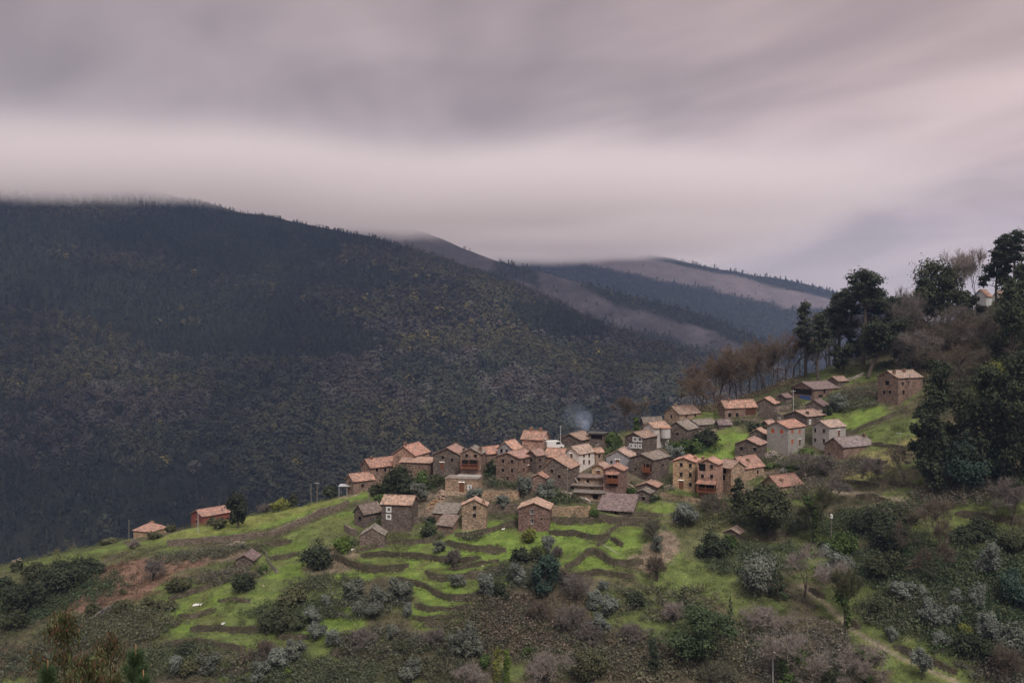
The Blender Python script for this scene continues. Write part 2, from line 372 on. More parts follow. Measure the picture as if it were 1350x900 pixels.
for pts, hh, lab in WALLS:
    W3 = np.array([at(u, v, 160, 345)[:2] for u, v in pts])
    d = np.diff(W3, axis=0); L = np.concatenate([[0], np.cumsum(np.hypot(*d.T))])
    n = max(2, int(L[-1] / 0.6)); t = np.linspace(0, L[-1], n)
    X = np.interp(t, L, W3[:, 0]); Y = np.interp(t, L, W3[:, 1])
    kx = np.convolve(np.pad(Y, 3, mode='edge'), np.ones(7) / 7, 'valid'); Y = kx
    X = X + 0.25 * (vnoise(t / 2.2, t * 0 + hh, 5) - .5); Y = Y + 0.9 * (vnoise(t / 3.0, t * 0 + hh * 3, 9) - .5)
    tx = np.gradient(X); ty = np.gradient(Y); l = np.hypot(tx, ty) + 1e-9; nx, ny = -ty / l, tx / l
    m = len(X) // 2
    up = base_h(np.array([X[m] + nx[m] * 2, X[m] - nx[m] * 2]), np.array([Y[m] + ny[m] * 2, Y[m] - ny[m] * 2]))
    if up[0] < up[1]: nx, ny = -nx, -ny
    wall_world.append((X, Y, nx, ny, t, hh, lab))
    WD = 4.0
    ix = np.nonzero((xs > X.min() - WD) & (xs < X.max() + WD))[0]; iy = np.nonzero((ys > Y.min() - WD) & (ys < Y.max() + WD))[0]
    if len(ix) == 0 or len(iy) == 0: continue
    sx, sy = np.meshgrid(xs[ix], ys[iy]); q = np.stack([sx.ravel(), sy.ravel()], 1)
    D2 = (q[:, :1] - X[None]) ** 2 + (q[:, 1:] - Y[None]) ** 2; k = D2.argmin(1)
    rx = q[:, 0] - X[k]; ry = q[:, 1] - Y[k]; sd_ = rx * nx[k] + ry * ny[k]; along = np.abs(rx * (ny[k]) - ry * nx[k])
    end = (k == 0) | (k == len(X) - 1)
    fade = np.where(end, np.clip(1 - along / 3.5, 0, 1), 1.0)
    ends = np.clip(np.minimum(t[k], t[-1] - t[k]) / 1.2, 0.55, 1)
    ramp = np.clip(1 - np.abs(sd_) / WD, 0, 1); s = np.clip(sd_ / 0.3, -1, 1)
    vary = .72 + .56 * fbm(t / 4.5, t * 0 + hh * 7, 19, 2); val = (hh * .43 * s * ramp * fade * ends * vary[k]).reshape(sx.shape)
    dH[np.ix_(iy, ix)] += val
H = H + dH

# a dirt path cut along the slope, lower right; a pale lane above the green field
def poly_world(pts, step=1.0):
    W = np.array([at(u, v, 160, 345)[:2] for u, v in pts]); d = np.diff(W, axis=0); L = np.concatenate([[0], np.cumsum(np.hypot(*d.T))])
    t = np.arange(0, L[-1], step); return np.interp(t, L, W[:, 0]), np.interp(t, L, W[:, 1])
def dist_to(px, py, qx, qy):
    D = np.full(qx.shape, 1e9); 
    for i in range(0, qx.size, 50000):
        s = slice(i, i + 50000); D.ravel()[s] = np.sqrt(((qx.ravel()[s, None] - px[None]) ** 2 + (qy.ravel()[s, None] - py[None]) ** 2).min(1))
    return D
PATHS = [([(1058,772),(1075,785),(1092,800),(1110,818),(1130,834),(1152,848),(1178,862),(1204,874),(1232,886),(1262,899)],1.0),
         ([(752,681),(778,681),(800,682),(820,686)],1.0),([(869,686),(892,690),(905,694)],0.9),
         ([(1100,648),(1130,650),(1165,656),(1195,660)],1.3),([(440,655),(452,653),(466,653)],2.6),([(612,699),(625,697)],1.0)]

# ------------------------------------------------------------------ colour of the ground, by zones that lie on it
def zone(u, v, rx, ry, seed, soft=0.35):
    c = at(u, v, 160, 345); X = (GX - c[0]) / rx; Y = (GY - c[1]) / ry
    d = np.sqrt(X * X + Y * Y) + 0.55 * (fbm(GX / 5, GY / 5, seed, 3) - .5)
    return np.clip((1 + soft / 2 - d) / soft, 0, 1)
GC = np.zeros(H.shape + (3,))
def lay(mask, c, var=0.25, seed=1, sc=2.0):
    global GC
    n = 1 + var * 2 * (fbm(GX / sc, GY / sc, seed, 3) - .5)
    GC = GC * (1 - mask[..., None]) + mask[..., None] * (np.array(c) * n[..., None])
GRASS = (0.126, 0.184, 0.043); DULL = (0.100, 0.105, 0.052); BRACK = (0.165, 0.105, 0.078); SOIL = (0.104, 0.088, 0.060); SCRUB = (0.080, 0.072, 0.048); PALE = (0.21, 0.19, 0.085)
one = np.ones(H.shape)
lay(one, DULL, .3, 11, 3)
lay(np.clip((fbm(GX / 14, GY / 14, 21) - .42) * 6, 0, 1), SCRUB, .3, 12)
lay(np.clip((fbm(GX / 9, GY / 9, 33) - .52) * 7, 0, 1) * .8, SOIL, .3, 13)
lay(np.clip((fbm(GX / 7, GY / 7, 44) - .50) * 7, 0, 1) * .8, (0.10, 0.13, 0.042), .3, 14)
for (u, v, rx, ry) in [(150,782,14,7),(195,748,10,4),(120,775,15,9),(165,755,13,6),(225,745,9,5),(40,865,14,6),(275,735,7,4),(20,800,8,8)]: lay(zone(u, v, rx, ry, u), BRACK, .35, u, 1.2)
for (u, v, rx, ry) in [(720,800,16,12),(660,830,12,8),(860,880,16,8),(950,880,16,7),(1010,800,15,8),(1010,830,16,8),(1060,690,14,8),(960,800,10,8),(640,790,9,6),(530,820,9,4),(470,790,6,5),(1170,640,16,4),(830,800,10,8),(1100,560,6,3)]:
    lay(zone(u, v, rx, ry, u) * .85, SOIL, .35, u + 3, 1.4)
for (u, v, rx, ry, br) in [(300,697,16,7,1),(360,680,18,9,1),(410,668,14,8,1),(250,708,10,4,.9),(450,660,10,5,1),(200,716,20,2.6,.85),(110,732,20,2.2,.7),(445,690,8,5,.9),(420,700,9,4,.8),
      (530,725,16,4,1),(500,742,9,3,1),(580,745,14,6,1),(640,710,9,6,1),(570,765,8,5,1),(625,770,10,4,.95),(590,785,7,3,1),(580,803,8,3,1),(575,818,5,2,.9),(640,735,10,4,1),(610,728,16,4,1),
      (770,690,10,4,1.05),(750,712,9,7,.95),(790,698,9,5,1),(830,708,6,5,.9),(815,730,6,4,1),(780,742,8,3,.85),(735,700,7,5,1),
      (960,585,12,8,1.05),(990,570,10,7,1.05),(935,600,6,5,1.0),(1130,552,9,6,1.05),(1110,548,6,5,1.05),(1190,570,9,7,.8),(1155,575,9,6,.75),(1145,602,7,4,.8),(1150,492,9,6,.8),(1110,500,7,5,.7),(930,545,7,5,.75),
      (870,668,7,3,1.05),(905,650,5,2,.8),(935,770,8,5,.75),(925,787,6,3,.8),(880,795,6,5,.7),(850,830,5,4,.6),
      (280,787,12,4,.8),(262,803,8,2,.9),(300,820,10,3,.75),(395,830,6,3,.95),(430,800,6,4,.9),(440,825,6,3,.85),(310,845,8,2,.8),(310,875,6,3,.85),(260,835,9,3,.7),(370,740,9,3,.8),(395,765,7,3,.8),(450,850,7,3,.8),(430,862,6,2,.8),(285,775,6,4,1.0),(250,770,7,3,.8),(380,722,5,3,.85),(340,775,7,3,.7),
      (255,815,10,5,.85),(300,800,12,5,.85),(330,820,11,5,.8),(290,860,12,4,.8),(350,850,9,4,.8),(400,800,8,5,.85),(420,830,9,4,.9),(450,810,7,4,.9),(330,800,9,4,.8),(390,750,9,4,.85),(440,765,7,3,.8),(470,760,6,3,.85),(415,780,7,4,.8),(900,760,10,6,.75),(880,820,8,6,.65),(820,800,7,6,.7),(1000,800,6,4,.6),(1130,790,8,6,.55),(1180,820,8,4,.55),(1090,700,8,5,.55),(1270,700,10,4,.6),(1290,670,16,5,.6),(1190,665,6,2,.6),(1200,870,9,3,.75),(1250,888,9,3,.75),(1150,838,6,3,.6),(1110,800,6,4,.5),(1130,630,8,3,.7),(1000,692,6,3,.7)]:
    g = np.array(GRASS) * br; g = g if br >= .85 else g * .6 + np.array(DULL) * .5
    lay(zone(u, v, rx, ry, u * 3 + v, .3) * .95, g, .34, u + 7, 1.5)
lay(np.clip((fbm(GX / 4.5, GY / 4.5, 88, 4) - .50) * 6, 0, 1) * .45 * np.clip((GC[..., 1] - GC[..., 0] * 1.1) / .03, 0, 1), (0.120, 0.108, 0.055), .4, 15, .9)
for (u, v, rx, ry) in [(300,693,15,6),(350,680,16,7),(405,668,13,6),(255,706,9,3)]: lay(zone(u, v, rx, ry, u) * .7, (0.175, 0.190, 0.062), .3, u, 1.6)
for (u, v, rx, ry) in [(1165,600,7,4),(1150,620,8,4),(1120,600,6,3),(1185,590,7,3)]: lay(zone(u, v, rx, ry, u) * .8, PALE, .3, u, 1.5)
for (u, v, rx, ry) in [(880,716,3,4.5),(866,730,3.5,4),(850,745,4,3),(440,745,6,5),(580,660,7,5),(1025,598,4,2),(1030,622,6,2),(570,675,5,3),(300,735,5,3)]: lay(zone(u, v, rx, ry, u) * .85, (0.215, 0.165, 0.132), .45, u, .8)
for (u, v, rx, ry) in [(600,655,14,7),(640,640,9,8),(690,640,10,8),(740,640,10,8),(790,640,10,8),(830,630,10,7),(720,610,14,8),(780,600,12,8),(850,600,9,6),(640,615,12,6),(570,630,10,6),(530,640,9,5),(880,575,8,6),(1000,560,9,6),(1040,545,9,6),(960,645,9,5)]: lay(zone(u, v, rx, ry, u) * .8, (0.125, 0.105, 0.078), .45, u, .9)
for pts, wd in PATHS:
    px, py = poly_world(pts); ix = np.nonzero((xs > px.min() - 4) & (xs < px.max() + 4))[0]; iy = np.nonzero((ys > py.min() - 4) & (ys < py.max() + 4))[0]
    D = dist_to(px, py, *np.meshgrid(xs[ix], ys[iy])); mk = np.zeros(H.shape); mk[np.ix_(iy, ix)] = np.clip((wd - D) / .7, 0, 1)
    lay(mk * .85, (0.215, 0.180, 0.135), .35, 5, 1.0)
# the faces of the steps are damp, mossy and bare
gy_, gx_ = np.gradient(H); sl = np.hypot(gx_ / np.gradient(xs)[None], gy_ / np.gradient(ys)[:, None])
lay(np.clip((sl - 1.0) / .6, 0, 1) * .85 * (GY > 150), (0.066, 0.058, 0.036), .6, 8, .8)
GC = np.clip(GC, 0.005, 1)
ny_, nx_ = H.shape
idx = np.arange(ny_ * nx_).reshape(ny_, nx_)
quads = np.stack([idx[:-1, :-1], idx[:-1, 1:], idx[1:, 1:], idx[1:, :-1]], -1).reshape(-1, 4)
gme = npmesh('hillside_ground', np.stack([GX, GY, H], -1).reshape(-1, 3), quads, GC.reshape(-1, 3), smooth=True)
m, t, b = new_mat('hill_ground')
a = t.node('ShaderNodeAttribute', attribute_name='col').outputs['Color']; g = t.node('ShaderNodeTexCoord').outputs['Object']
n1 = t.noise(g, 0.45, 4, 0.65); n2 = t.noise(g, 2.3, 3, 0.7)
k = t.math('MULTIPLY', t.remap(n1, 0.3, 0.7, 0.72, 1.25), t.remap(n2, 0.3, 0.7, 0.68, 1.30))
c = t.vmath('SCALE', a, k); c = t.mix(t.remap(t.noise(g, 0.9, 4, .7), 0.52, 0.66, 0, .55), c, t.mix(1.0, c, (1.25, 0.95, 0.72), 'MULTIPLY'))
t.link(c, b.inputs['Base Color']); b.inputs['Roughness'].default_value = 1.0; b.inputs['Specular IOR Level'].default_value = 0.05
bp = t.node('ShaderNodeBump'); bp.inputs['Strength'].default_value = 0.9; bp.inputs['Distance'].default_value = 0.25
t.link(t.math('ADD', n2, t.math('MULTIPLY', t.noise(g, 6.0, 2, .6), .5)), bp.inputs['Height']); t.link(bp.outputs[0], b.inputs['Normal'])
tag(link('hillside_ground', gme, m), kind='structure')

# free-standing field and garden walls
def free_wall(pts, hh, lab, col, mat=None, th=.25):
    px, py = poly_world(pts, .5); n = len(px); d = np.gradient(px), np.gradient(py); l = np.hypot(*d) + 1e-9; nx, ny = -d[1] / l, d[0] / l; t = np.arange(n) * .5
    z0 = np.minimum(hgt(px + nx * th, py + ny * th), hgt(px - nx * th, py - ny * th)) - .5; z1 = hgt(px, py) + hh * (.85 + .35 * (vnoise(t / 1.7, t * 0, len(pts)) - .5))
    A0, A1 = np.stack([px - nx * th, py - ny * th, z0], 1), np.stack([px - nx * th, py - ny * th, z1], 1); B0, B1 = np.stack([px + nx * th, py + ny * th, z0], 1), np.stack([px + nx * th, py + ny * th, z1 + .02], 1); mb = MB()
    for i in range(n - 1):
        u0, u1 = t[i], t[i + 1]; uv = [(u0, 0), (u1, 0), (u1, hh), (u0, hh)]
        mb.poly([A0[i], A0[i + 1], A1[i + 1], A1[i]], uv); mb.poly([B0[i + 1], B0[i], B1[i], B1[i + 1]], uv); mb.poly([A1[i], A1[i + 1], B1[i + 1], B1[i]], [(u0, 0), (u1, 0), (u1, .5), (u0, .5)])
    for k_ in (0, n - 1): mb.poly([A0[k_], A1[k_], B1[k_], B0[k_]], [(0, 0), (0, 1), (.5, 1), (.5, 0)])
    o = mb.build('field_wall', mat or STONE); o.color = (*col, 1); tag(o, lab, 'wall', 'free-standing stone walls', 'thing')
free_wall([(816,690),(808,699),(799,713),(787,721)],1.0,'crumbling field wall running straight down through the green field',(.11,.095,.075),MOSSY)
free_wall([(1124,521),(1140,520),(1157,522)],1.6,'low garden wall left of the uppermost big house',(.24,.18,.15))
free_wall([(735,650),(752,653),(770,659),(779,665)],.9,'pale coped garden wall sloping down behind the raised garden wall',(.36,.32,.28))
free_wall([(1100,509),(1112,505),(1127,499),(1140,494)],.9,'thin grey field wall climbing the grass towards the cork oak',(.27,.25,.22))
free_wall([(455,700),(462,704),(470,706)],2.2,'stub of tall wall between the bright green bush and the ruined hut',(.14,.115,.10))
free_wall([(546,690),(556,688),(566,688)],2.0,'ruined wall right of the twin-framed house',(.13,.105,.09))
free_wall([(800,655),(806,654)],1.6,'broken pale wall end in front of the red-brown house',(.42,.33,.28))
free_wall([(1129,655),(1146,652),(1160,655)],.6,'low mossy wall along the upper lane in front of the bare trees',(.13,.115,.09),MOSSY)
free_wall([(586,655),(596,652),(606,653)],1.1,'low broken wall below the stone block with the doorway',(.32,.25,.19))
free_wall([(345,725),(352,735),(358,748),(366,756)],.8,'field wall running downhill right of the small slate hut',(.20,.18,.16),MOSSY)
free_wall([(785,596),(792,592),(800,590)],2.4,'tall dark wall below the green bush beside the black shed',(.13,.11,.095))
free_wall([(512,658),(520,656),(527,657)],2.6,'ruined wall standing in front of the big dark round bush',(.15,.125,.105))
free_wall([(560,676),(572,672),(585,672)],1.4,'retaining wall of the earth heap behind the ragged barn',(.22,.17,.13))
free_wall([(704,652),(716,650),(728,651)],1.6,'dark garden wall right of the small round-topped hut',(.17,.14,.115))
free_wall([(876,648),(884,645),(890,646)],1.5,'short wall left of the ochre three-storey house',(.16,.13,.11))
free_wall([(905,575),(925,572),(945,570)],1.2,'wall along the top of the bright green slope',(.17,.14,.12))
free_wall([(960,560),(980,558),(1000,560)],1.6,'dark wall below the long gallery house',(.17,.14,.12))
free_wall([(1012,545),(1028,541),(1045,538)],1.5,'wall between the orange gable house and the open barn',(.17,.14,.12))
free_wall([(1058,612),(1074,610),(1090,612)],1.3,'garden wall below the pale grey house',(.18,.15,.125))
free_wall([(1118,541),(1135,536),(1155,533)],1.1,'wall above the bright green patch below the uppermost big house',(.16,.14,.12))
free_wall([(820,640),(832,644),(838,650)],1.3,'lane wall at the corner of the red-brown house',(.2,.16,.13))
free_wall([(745,628),(756,632),(762,640)],1.2,'small wall at the foot of the cream-gabled house',(.24,.2,.17))
free_wall([(111,828),(121,820),(131,812),(143,806),(160,803)],1.2,'dark boulder wall at the lower edge of the bracken',(.12,.11,.105))
# the dry stone walls standing on the steps
rw = random.Random(5)
for X, Y, nx, ny, t, hh, lab in wall_world:
    mb = MB(); n = len(X)
    top = hgt(X + nx * .8, Y + ny * .8); bot = hgt(X - nx * .75, Y - ny * .75) - .5
    gap = 1.0
    hk = hh
    zt = np.maximum(top, bot + (.5 + .92 * hk if ('retaining' in lab or 'garden' in lab or 'carrying' in lab) else .6)) + 0.0 + 0.30 * (vnoise(t / 1.3, t * 0, int(hh * 10)) - .4) * gap
    th = 0.26
    fr = -0.34 + 0.16 * (vnoise(t / .9, t * 0 + 3, 7) - .5)
    A0 = np.stack([X + nx * (fr - .12), Y + ny * (fr - .12), bot], 1); A1 = np.stack([X + nx * fr, Y + ny * fr, zt], 1)
    B1 = np.stack([X + nx * th, Y + ny * th, zt - .03], 1); B0 = np.stack([X + nx * th, Y + ny * th, bot], 1)
    for i in range(n - 1):
        u0, u1 = t[i], t[i + 1]
        mb.poly([A0[i], A0[i + 1], A1[i + 1], A1[i]], [(u0, 0), (u1, 0), (u1, zt[i + 1] - bot[i + 1]), (u0, zt[i] - bot[i])])
        mb.poly([A1[i], A1[i + 1], B1[i + 1], B1[i]], [(u0, 0), (u1, 0), (u1, .6), (u0, .6)])
        mb.poly([B1[i], B1[i + 1], B0[i + 1], B0[i]], [(u0, 0), (u1, 0), (u1, 2), (u0, 2)])
    mb.poly([A0[0], A1[0], B1[0], B0[0]], [(0, 0), (0, 1), (.6, 1), (.6, 0)]); mb.poly([A0[-1], B0[-1], B1[-1], A1[-1]], [(0, 0), (0, 1), (.6, 1), (.6, 0)])
    o = mb.build('terrace_wall', STONE if ('retaining' in lab or 'garden' in lab) else MOSSY); k = rw.uniform(.75, 1.15)
    base = (0.30, 0.225, 0.155) if 'ochre' in lab else ((0.125, 0.104, 0.084) if 'retaining' in lab or 'carrying' in lab else (0.088, 0.076, 0.057))
    o.color = (base[0] * k, base[1] * k, base[2] * k, 1)
    tag(o, lab, 'wall', 'dry stone terrace walls on the hillside', 'thing')
# ------------------------------------------------------------------ mountains across the valley
rs = np.random.RandomState(11)
def polyl(pts, n):
    p = np.array(pts, float); u = p[:, 0]; uu = np.linspace(u[0], u[-1], n)
    return np.stack([np.interp(uu, u, p[:, i]) for i in range(p.shape[1])], 1)
def smooth1(a, k):
    ker = np.ones(k) / k; return np.stack([np.convolve(np.pad(a[:, i], k // 2, mode='edge'), ker, 'valid')[:len(a)] for i in range(a.shape[1])], 1)
class Mountain:
    """surface lofted in the world from a valley line to a ridge, with gullies; pos(s, t) gives a point"""
    def __init__(s, ridge, foot, nu, nt, bulge, amp, seed):
        r = smooth1(polyl(ridge, nu), 9); f = smooth1(polyl(foot, nu), 9)
        Rw = np.stack([(r[:, 0] - U0) / F * r[:, 2], r[:, 2], -(r[:, 1] - V0) / F * r[:, 2]], 1)
        Fw = f.copy()                                   # the foot is given as world x, y, z
        t = np.linspace(0, 1.35, nt)[None, :, None]
        tt = np.clip(t, 0, 1)
        p = Fw[:, None] * (1 - tt) + Rw[:, None] * tt
        p[..., 2] += (bulge * np.sin(np.pi * tt) * (Rw[:, 2] - Fw[:, 2])[:, None, None])[..., 0]
        over = np.clip(t - 1, 0, 1)[..., 0]
        p[..., 1] += over * 1500; p[..., 2] -= over * 900 + over ** 2 * 300
        x, y = p[..., 0], p[..., 1]
        w = np.sin(np.pi * np.clip(tt[..., 0], 0, 1)) ** .7
        warp = 60 * fbm(x / 300, y / 300, seed + 3)
        p[..., 2] += amp * (fbm((x + warp) / 260, y / 700, seed, 4) - .5) * 2 * w + amp * .35 * (fbm(x / 70, y / 90, seed + 9, 3) - .5)
        s.p = p; s.nu, s.nt = nu, nt; s.Rw = Rw
    def pos(s, a, b):       # a in 0..1 along, b in 0..1.35
        i = a * (s.nu - 1); j = b / 1.35 * (s.nt - 1); i0 = np.clip(i.astype(int), 0, s.nu - 2); j0 = np.clip(j.astype(int), 0, s.nt - 2)
        fi = (i - i0)[:, None]; fj = (j - j0)[:, None]; p = s.p
        return (p[i0, j0] * (1 - fi) + p[i0 + 1, j0] * fi) * (1 - fj) + (p[i0, j0 + 1] * (1 - fi) + p[i0 + 1, j0 + 1] * fi) * fj
    def mesh(s, name, colf):
        idx = np.arange(s.nu * s.nt).reshape(s.nu, s.nt)
        q = np.stack([idx[:-1, :-1], idx[1:, :-1], idx[1:, 1:], idx[:-1, 1:]], -1).reshape(-1, 4)
        V = s.p.reshape(-1, 3); return tag(link(name, npmesh(name, V, q, colf(V), True), GROUND2), kind='structure')
m, t, b = new_mat('mountain_ground')
a = t.node('ShaderNodeAttribute', attribute_name='col').outputs['Color']; g = t.node('ShaderNodeTexCoord').outputs['Object']
k = t.math('MULTIPLY', t.remap(t.noise(g, 0.02, 5, 0.65), 0.3, 0.7, 0.75, 1.25), t.remap(t.noise(g, 0.15, 4, 0.7), 0.3, 0.7, 0.7, 1.3))
t.link(t.vmath('SCALE', a, k), b.inputs['Base Color']); b.inputs['Roughness'].default_value = 1; b.inputs['Specular IOR Level'].default_value = 0.02
GROUND2 = m
M1 = Mountain([(-900,300,1500),(-500,215,1800),(-250,205,1900),(0,212,1950),(100,228,1930),(200,250,1880),(300,275,1820),(400,294,1740),(504,313,1650),(607,345,1560),(690,376,1480),(773,416,1390),(870,452,1280),(940,482,1190),(1050,560,1050),(1200,640,900)],
              [(-1300,640,-235),(-700,690,-235),(0,760,-238),(250,800,-240),(420,830,-245)], 260, 150, 0.03, 26, 5)
M2 = Mountain([(100,232,2700),(250,240,2600),(370,258,2480),(420,275,2420),(500,289,2330),(560,303,2260),(620,331,2180),(660,345,2120),(700,353,2070),(760,371,2000),(840,390,1920),(900,405,1860),(960,425,1800),(1005,447,1740),(1080,490,1640),(1200,560,1500),(1400,640,1350)],
              [(-900,1900,-150),(-300,1700,-180),(200,1420,-200),(480,1250,-225),(800,1100,-240)], 200, 110, 0.02, 16, 25)
M3 = Mountain([(200,240,4000),(300,244,3950),(400,252,3850),(480,268,3800),(560,286,3750),(640,296,3700),(690,310,3650),(760,319,3600),(840,331,3550),(900,345,3500),(960,357,3450),(1040,369,3400),(1095,381,3350),(1140,400,3300),(1250,432,3200),(1400,470,3100),(1700,520,3000)],
              [(-1500,3000,-120),(-300,2700,-200),(400,2300,-220),(1000,2200,-230),(1900,2100,-240)], 200, 90, 0.02, 24, 45)
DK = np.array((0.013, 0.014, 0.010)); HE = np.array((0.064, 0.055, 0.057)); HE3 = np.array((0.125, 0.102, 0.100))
def col1(V): return np.tile(DK, (len(V), 1)) * (0.7 + .6 * fbm(V[:, 0] / 90, V[:, 1] / 90, 8)[:, None])
def scr(p): return U0 + p[:, 0] / p[:, 1] * F, V0 - p[:, 2] / p[:, 1] * F
# how much of a place on the far ridges is forest (1) or bare heather and felled ground (0), in world terms
def forest2(V):
    x, y, z = V.T; n = fbm(x / 130, y / 130, 71, 4) - .5
    ridge = np.interp(x, M2.Rw[:, 0], M2.Rw[:, 2]); below = ridge - z
    f = np.clip((below + 110 * n - np.interp(x, [-300, 0, 200, 320, 420, 520], [120, 95, 70, 60, 62, 40])) / 14, 0, 1)     # lower slope is wood again
    f = np.maximum(f, np.clip((x - 110 + 120 * n) / 40, 0, 1) * np.clip((np.interp(x, [100, 250, 400, 500], [22, 34, 44, 60]) + 60 * n - below) / 14, 0, 1))    # the wooded crest to the right
    f = np.maximum(f, np.clip((np.abs(x - 20 + 120 * n) < 45) * (below < 34 + 60 * n), 0, 1) * .8)
    return f
def forest3(V):
    x, y, z = V.T; n = fbm(x / 220, y / 220, 91, 4) - .5
    ridge = np.interp(x, M3.Rw[:, 0], M3.Rw[:, 2]); below = ridge - z
    w_ = np.interp(x, [-400, 50, 350, 700, 900, 1050, 1150], [75, 50, 20, 24, 34, 58, 90])
    lo = np.interp(x, [-400, 100, 350, 600, 850, 1000, 1150], [70, 95, 85, 82, 96, 70, 40])
    return np.maximum(np.clip((w_ + 45 * n - below) / 10, 0, 1), np.clip((below - lo + 90 * n) / 10, 0, 1))
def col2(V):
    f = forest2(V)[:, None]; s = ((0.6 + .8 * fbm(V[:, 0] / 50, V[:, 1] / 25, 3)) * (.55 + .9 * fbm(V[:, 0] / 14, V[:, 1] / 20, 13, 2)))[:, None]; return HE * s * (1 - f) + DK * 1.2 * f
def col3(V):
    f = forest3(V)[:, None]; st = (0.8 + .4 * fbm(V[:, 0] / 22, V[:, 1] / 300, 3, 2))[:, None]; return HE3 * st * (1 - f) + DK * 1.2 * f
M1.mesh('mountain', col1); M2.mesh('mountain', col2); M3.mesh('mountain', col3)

def far_trees(pos, hgts, kind, cols, ntri, seed):
    """one mesh of many small crowns; each a cloud of leaf-clump triangles; kind 0 spire/column, 1 round"""
    r = np.random.RandomState(seed); n = len(pos); N = n * ntri
    ti = np.repeat(np.arange(n), ntri); h = hgts[ti]; k = kind[ti]
    y = r.rand(N) ** np.where(k == 0, 0.75, 0.8); th = r.rand(N) * 2 * np.pi
    prof = np.where(k == 0, 0.17 * (1.05 - y) ** .7 + .02, 0.40 * np.sqrt(np.clip(1 - (2 * y - 1.05) ** 2, 0.03, 1)))
    rad = h * prof * (0.55 + .45 * r.rand(N))
    yy = np.where(k == 0, 0.12 + .88 * y, 0.15 + .85 * y) * h
    c = pos[ti] + np.stack([np.cos(th) * rad, np.sin(th) * rad, yy], 1)
    nrm = np.stack([np.cos(th), np.sin(th), np.where(k == 0, .5, 1.6 * y)], 1) + r.randn(N, 3) * .32
    nrm /= np.linalg.norm(nrm, axis=1)[:, None]
    a = np.cross(nrm, r.randn(N, 3)); a /= np.linalg.norm(a, axis=1)[:, None]; b_ = np.cross(nrm, a)
    s = (h * np.where(k == 0, .085, .115) * (0.6 + .8 * r.rand(N)) * math.sqrt(40.0 / ntri))[:, None]
    st = np.where(k == 0, 1.5, 1.0)[:, None]
    V = np.stack([c + a * s, c - a * s * .6 + b_ * s * .9, c - a * s * .5 - b_ * s * .9], 1)
    V[..., 2] = c[:, None, 2] + (V[..., 2] - c[:, None, 2]) * st
    cl = cols[ti] * (0.8 + .4 * r.rand(N))[:, None] * 1.0
    return V.reshape(-1, 3), np.arange(N * 3).reshape(-1, 3), np.repeat(cl, 3, 0)
PAL = np.array([(0.040,0.046,0.028),(0.034,0.043,0.030),(0.056,0.061,0.036),(0.080,0.072,0.036),(0.105,0.095,0.080),(0.080,0.064,0.052),(0.026,0.034,0.022)])
def sample(Mn, n, seed, tlo, thi, alo=0, ahi=1):
    r = np.random.RandomState(seed); return Mn.pos(alo + (ahi - alo) * r.rand(n), tlo + (thi - tlo) * r.rand(n))
def forest(name, Mn, n, seed, dens, hm, ntri, palf, lab, thi=1.06, near=None):
    p = sample(Mn, n, seed, 0.02, thi); r = np.random.RandomState(seed + 1)
    u, v = scr(p); ok = (u > -120) & (u < 1470) & (v < 790) & (r.rand(n) < dens(p))
    p = p[ok]; n = len(p); kind, cols, hs = palf(p, r)
    bands = [(np.ones(n, bool), ntri)] if near is None else [(p[:, 1] > near[0], ntri), (p[:, 1] <= near[0], near[1])]
    Vs, Cs = [], []
    for m, nt_ in bands:
        V, Fc, C = far_trees(p[m] - np.array((0, 0, 1.0)), hs[m] * hm, kind[m], cols[m], nt_, seed + 2); Vs.append(V); Cs.append(C)
    V = np.concatenate(Vs); return tag(link(name, npmesh(name, V, np.arange(len(V)).reshape(-1, 3), np.concatenate(Cs)), LEAF), lab, 'forest', kind='stuff')
def pal1(p, r):
    x, y, z = p.T; n = len(p)
    z1 = fbm(x / 210 + y / 500, y / 120, 61, 4); z2 = fbm(x / 60, y / 80, 62, 3); z3 = fbm(x / 240, y / 110, 63, 3)
    low = np.clip((20 - z + 160 * (z1 - .5)) / 140, 0, 1) * np.clip((x + 380) / 180, .12, 1); kind = (z1 + .035 * r.randn(n) + .10 * low > .55).astype(int); ci = np.where(kind == 0, np.where(r.rand(n) < .5, 0, 1), 2)
    ci = np.where((kind == 1) & (z2 > .52), 4, ci); ci = np.where((kind == 1) & (z2 > .60) , 5, ci)
    ci = np.where((kind == 1) & (z3 + .03 * r.randn(n) > .585), 3, ci); ci = np.where(r.rand(n) < .08, 6, ci)
    cols = PAL[ci] * .66 * ((0.84 + .32 * r.rand(n)) * (.7 + .6 * np.clip((fbm(x / 120, y / 190, 64, 3) - .36) * 4, 0, 1.3)))[:, None]  # tree colours darkened throughout to carry the cloud shade on this mountainside
    cols = cols * (1 + .12 * low * (kind == 1))[:, None] * np.where(kind == 1, .92, .88)[:, None]
    yel = (kind == 1) & (r.rand(n) < .004 + .022 * (z3 > .6)); cols[yel] = np.array((0.125, 0.100, 0.030)) * (0.7 + .5 * r.rand(yel.sum()))[:, None]
    hs = np.where(kind == 0, 12.5, 10.5) * (0.65 + .6 * r.rand(n)) * (1 + .45 * low * (kind == 1)) * np.clip(.45 + (np.interp(x, M1.Rw[:, 0], M1.Rw[:, 2]) - z) / 70, .45, 1.1); return kind, cols, hs
def pal2(p, r):
    n = len(p); kind = (r.rand(n) < .3).astype(int); cols = PAL[np.where(kind == 0, 0, 2)] * (0.75 + .5 * r.rand(n))[:, None]
    yel = r.rand(n) < .02; cols[yel] = (0.12, 0.10, 0.03); return kind, cols, 10 * (0.6 + .6 * r.rand(n))
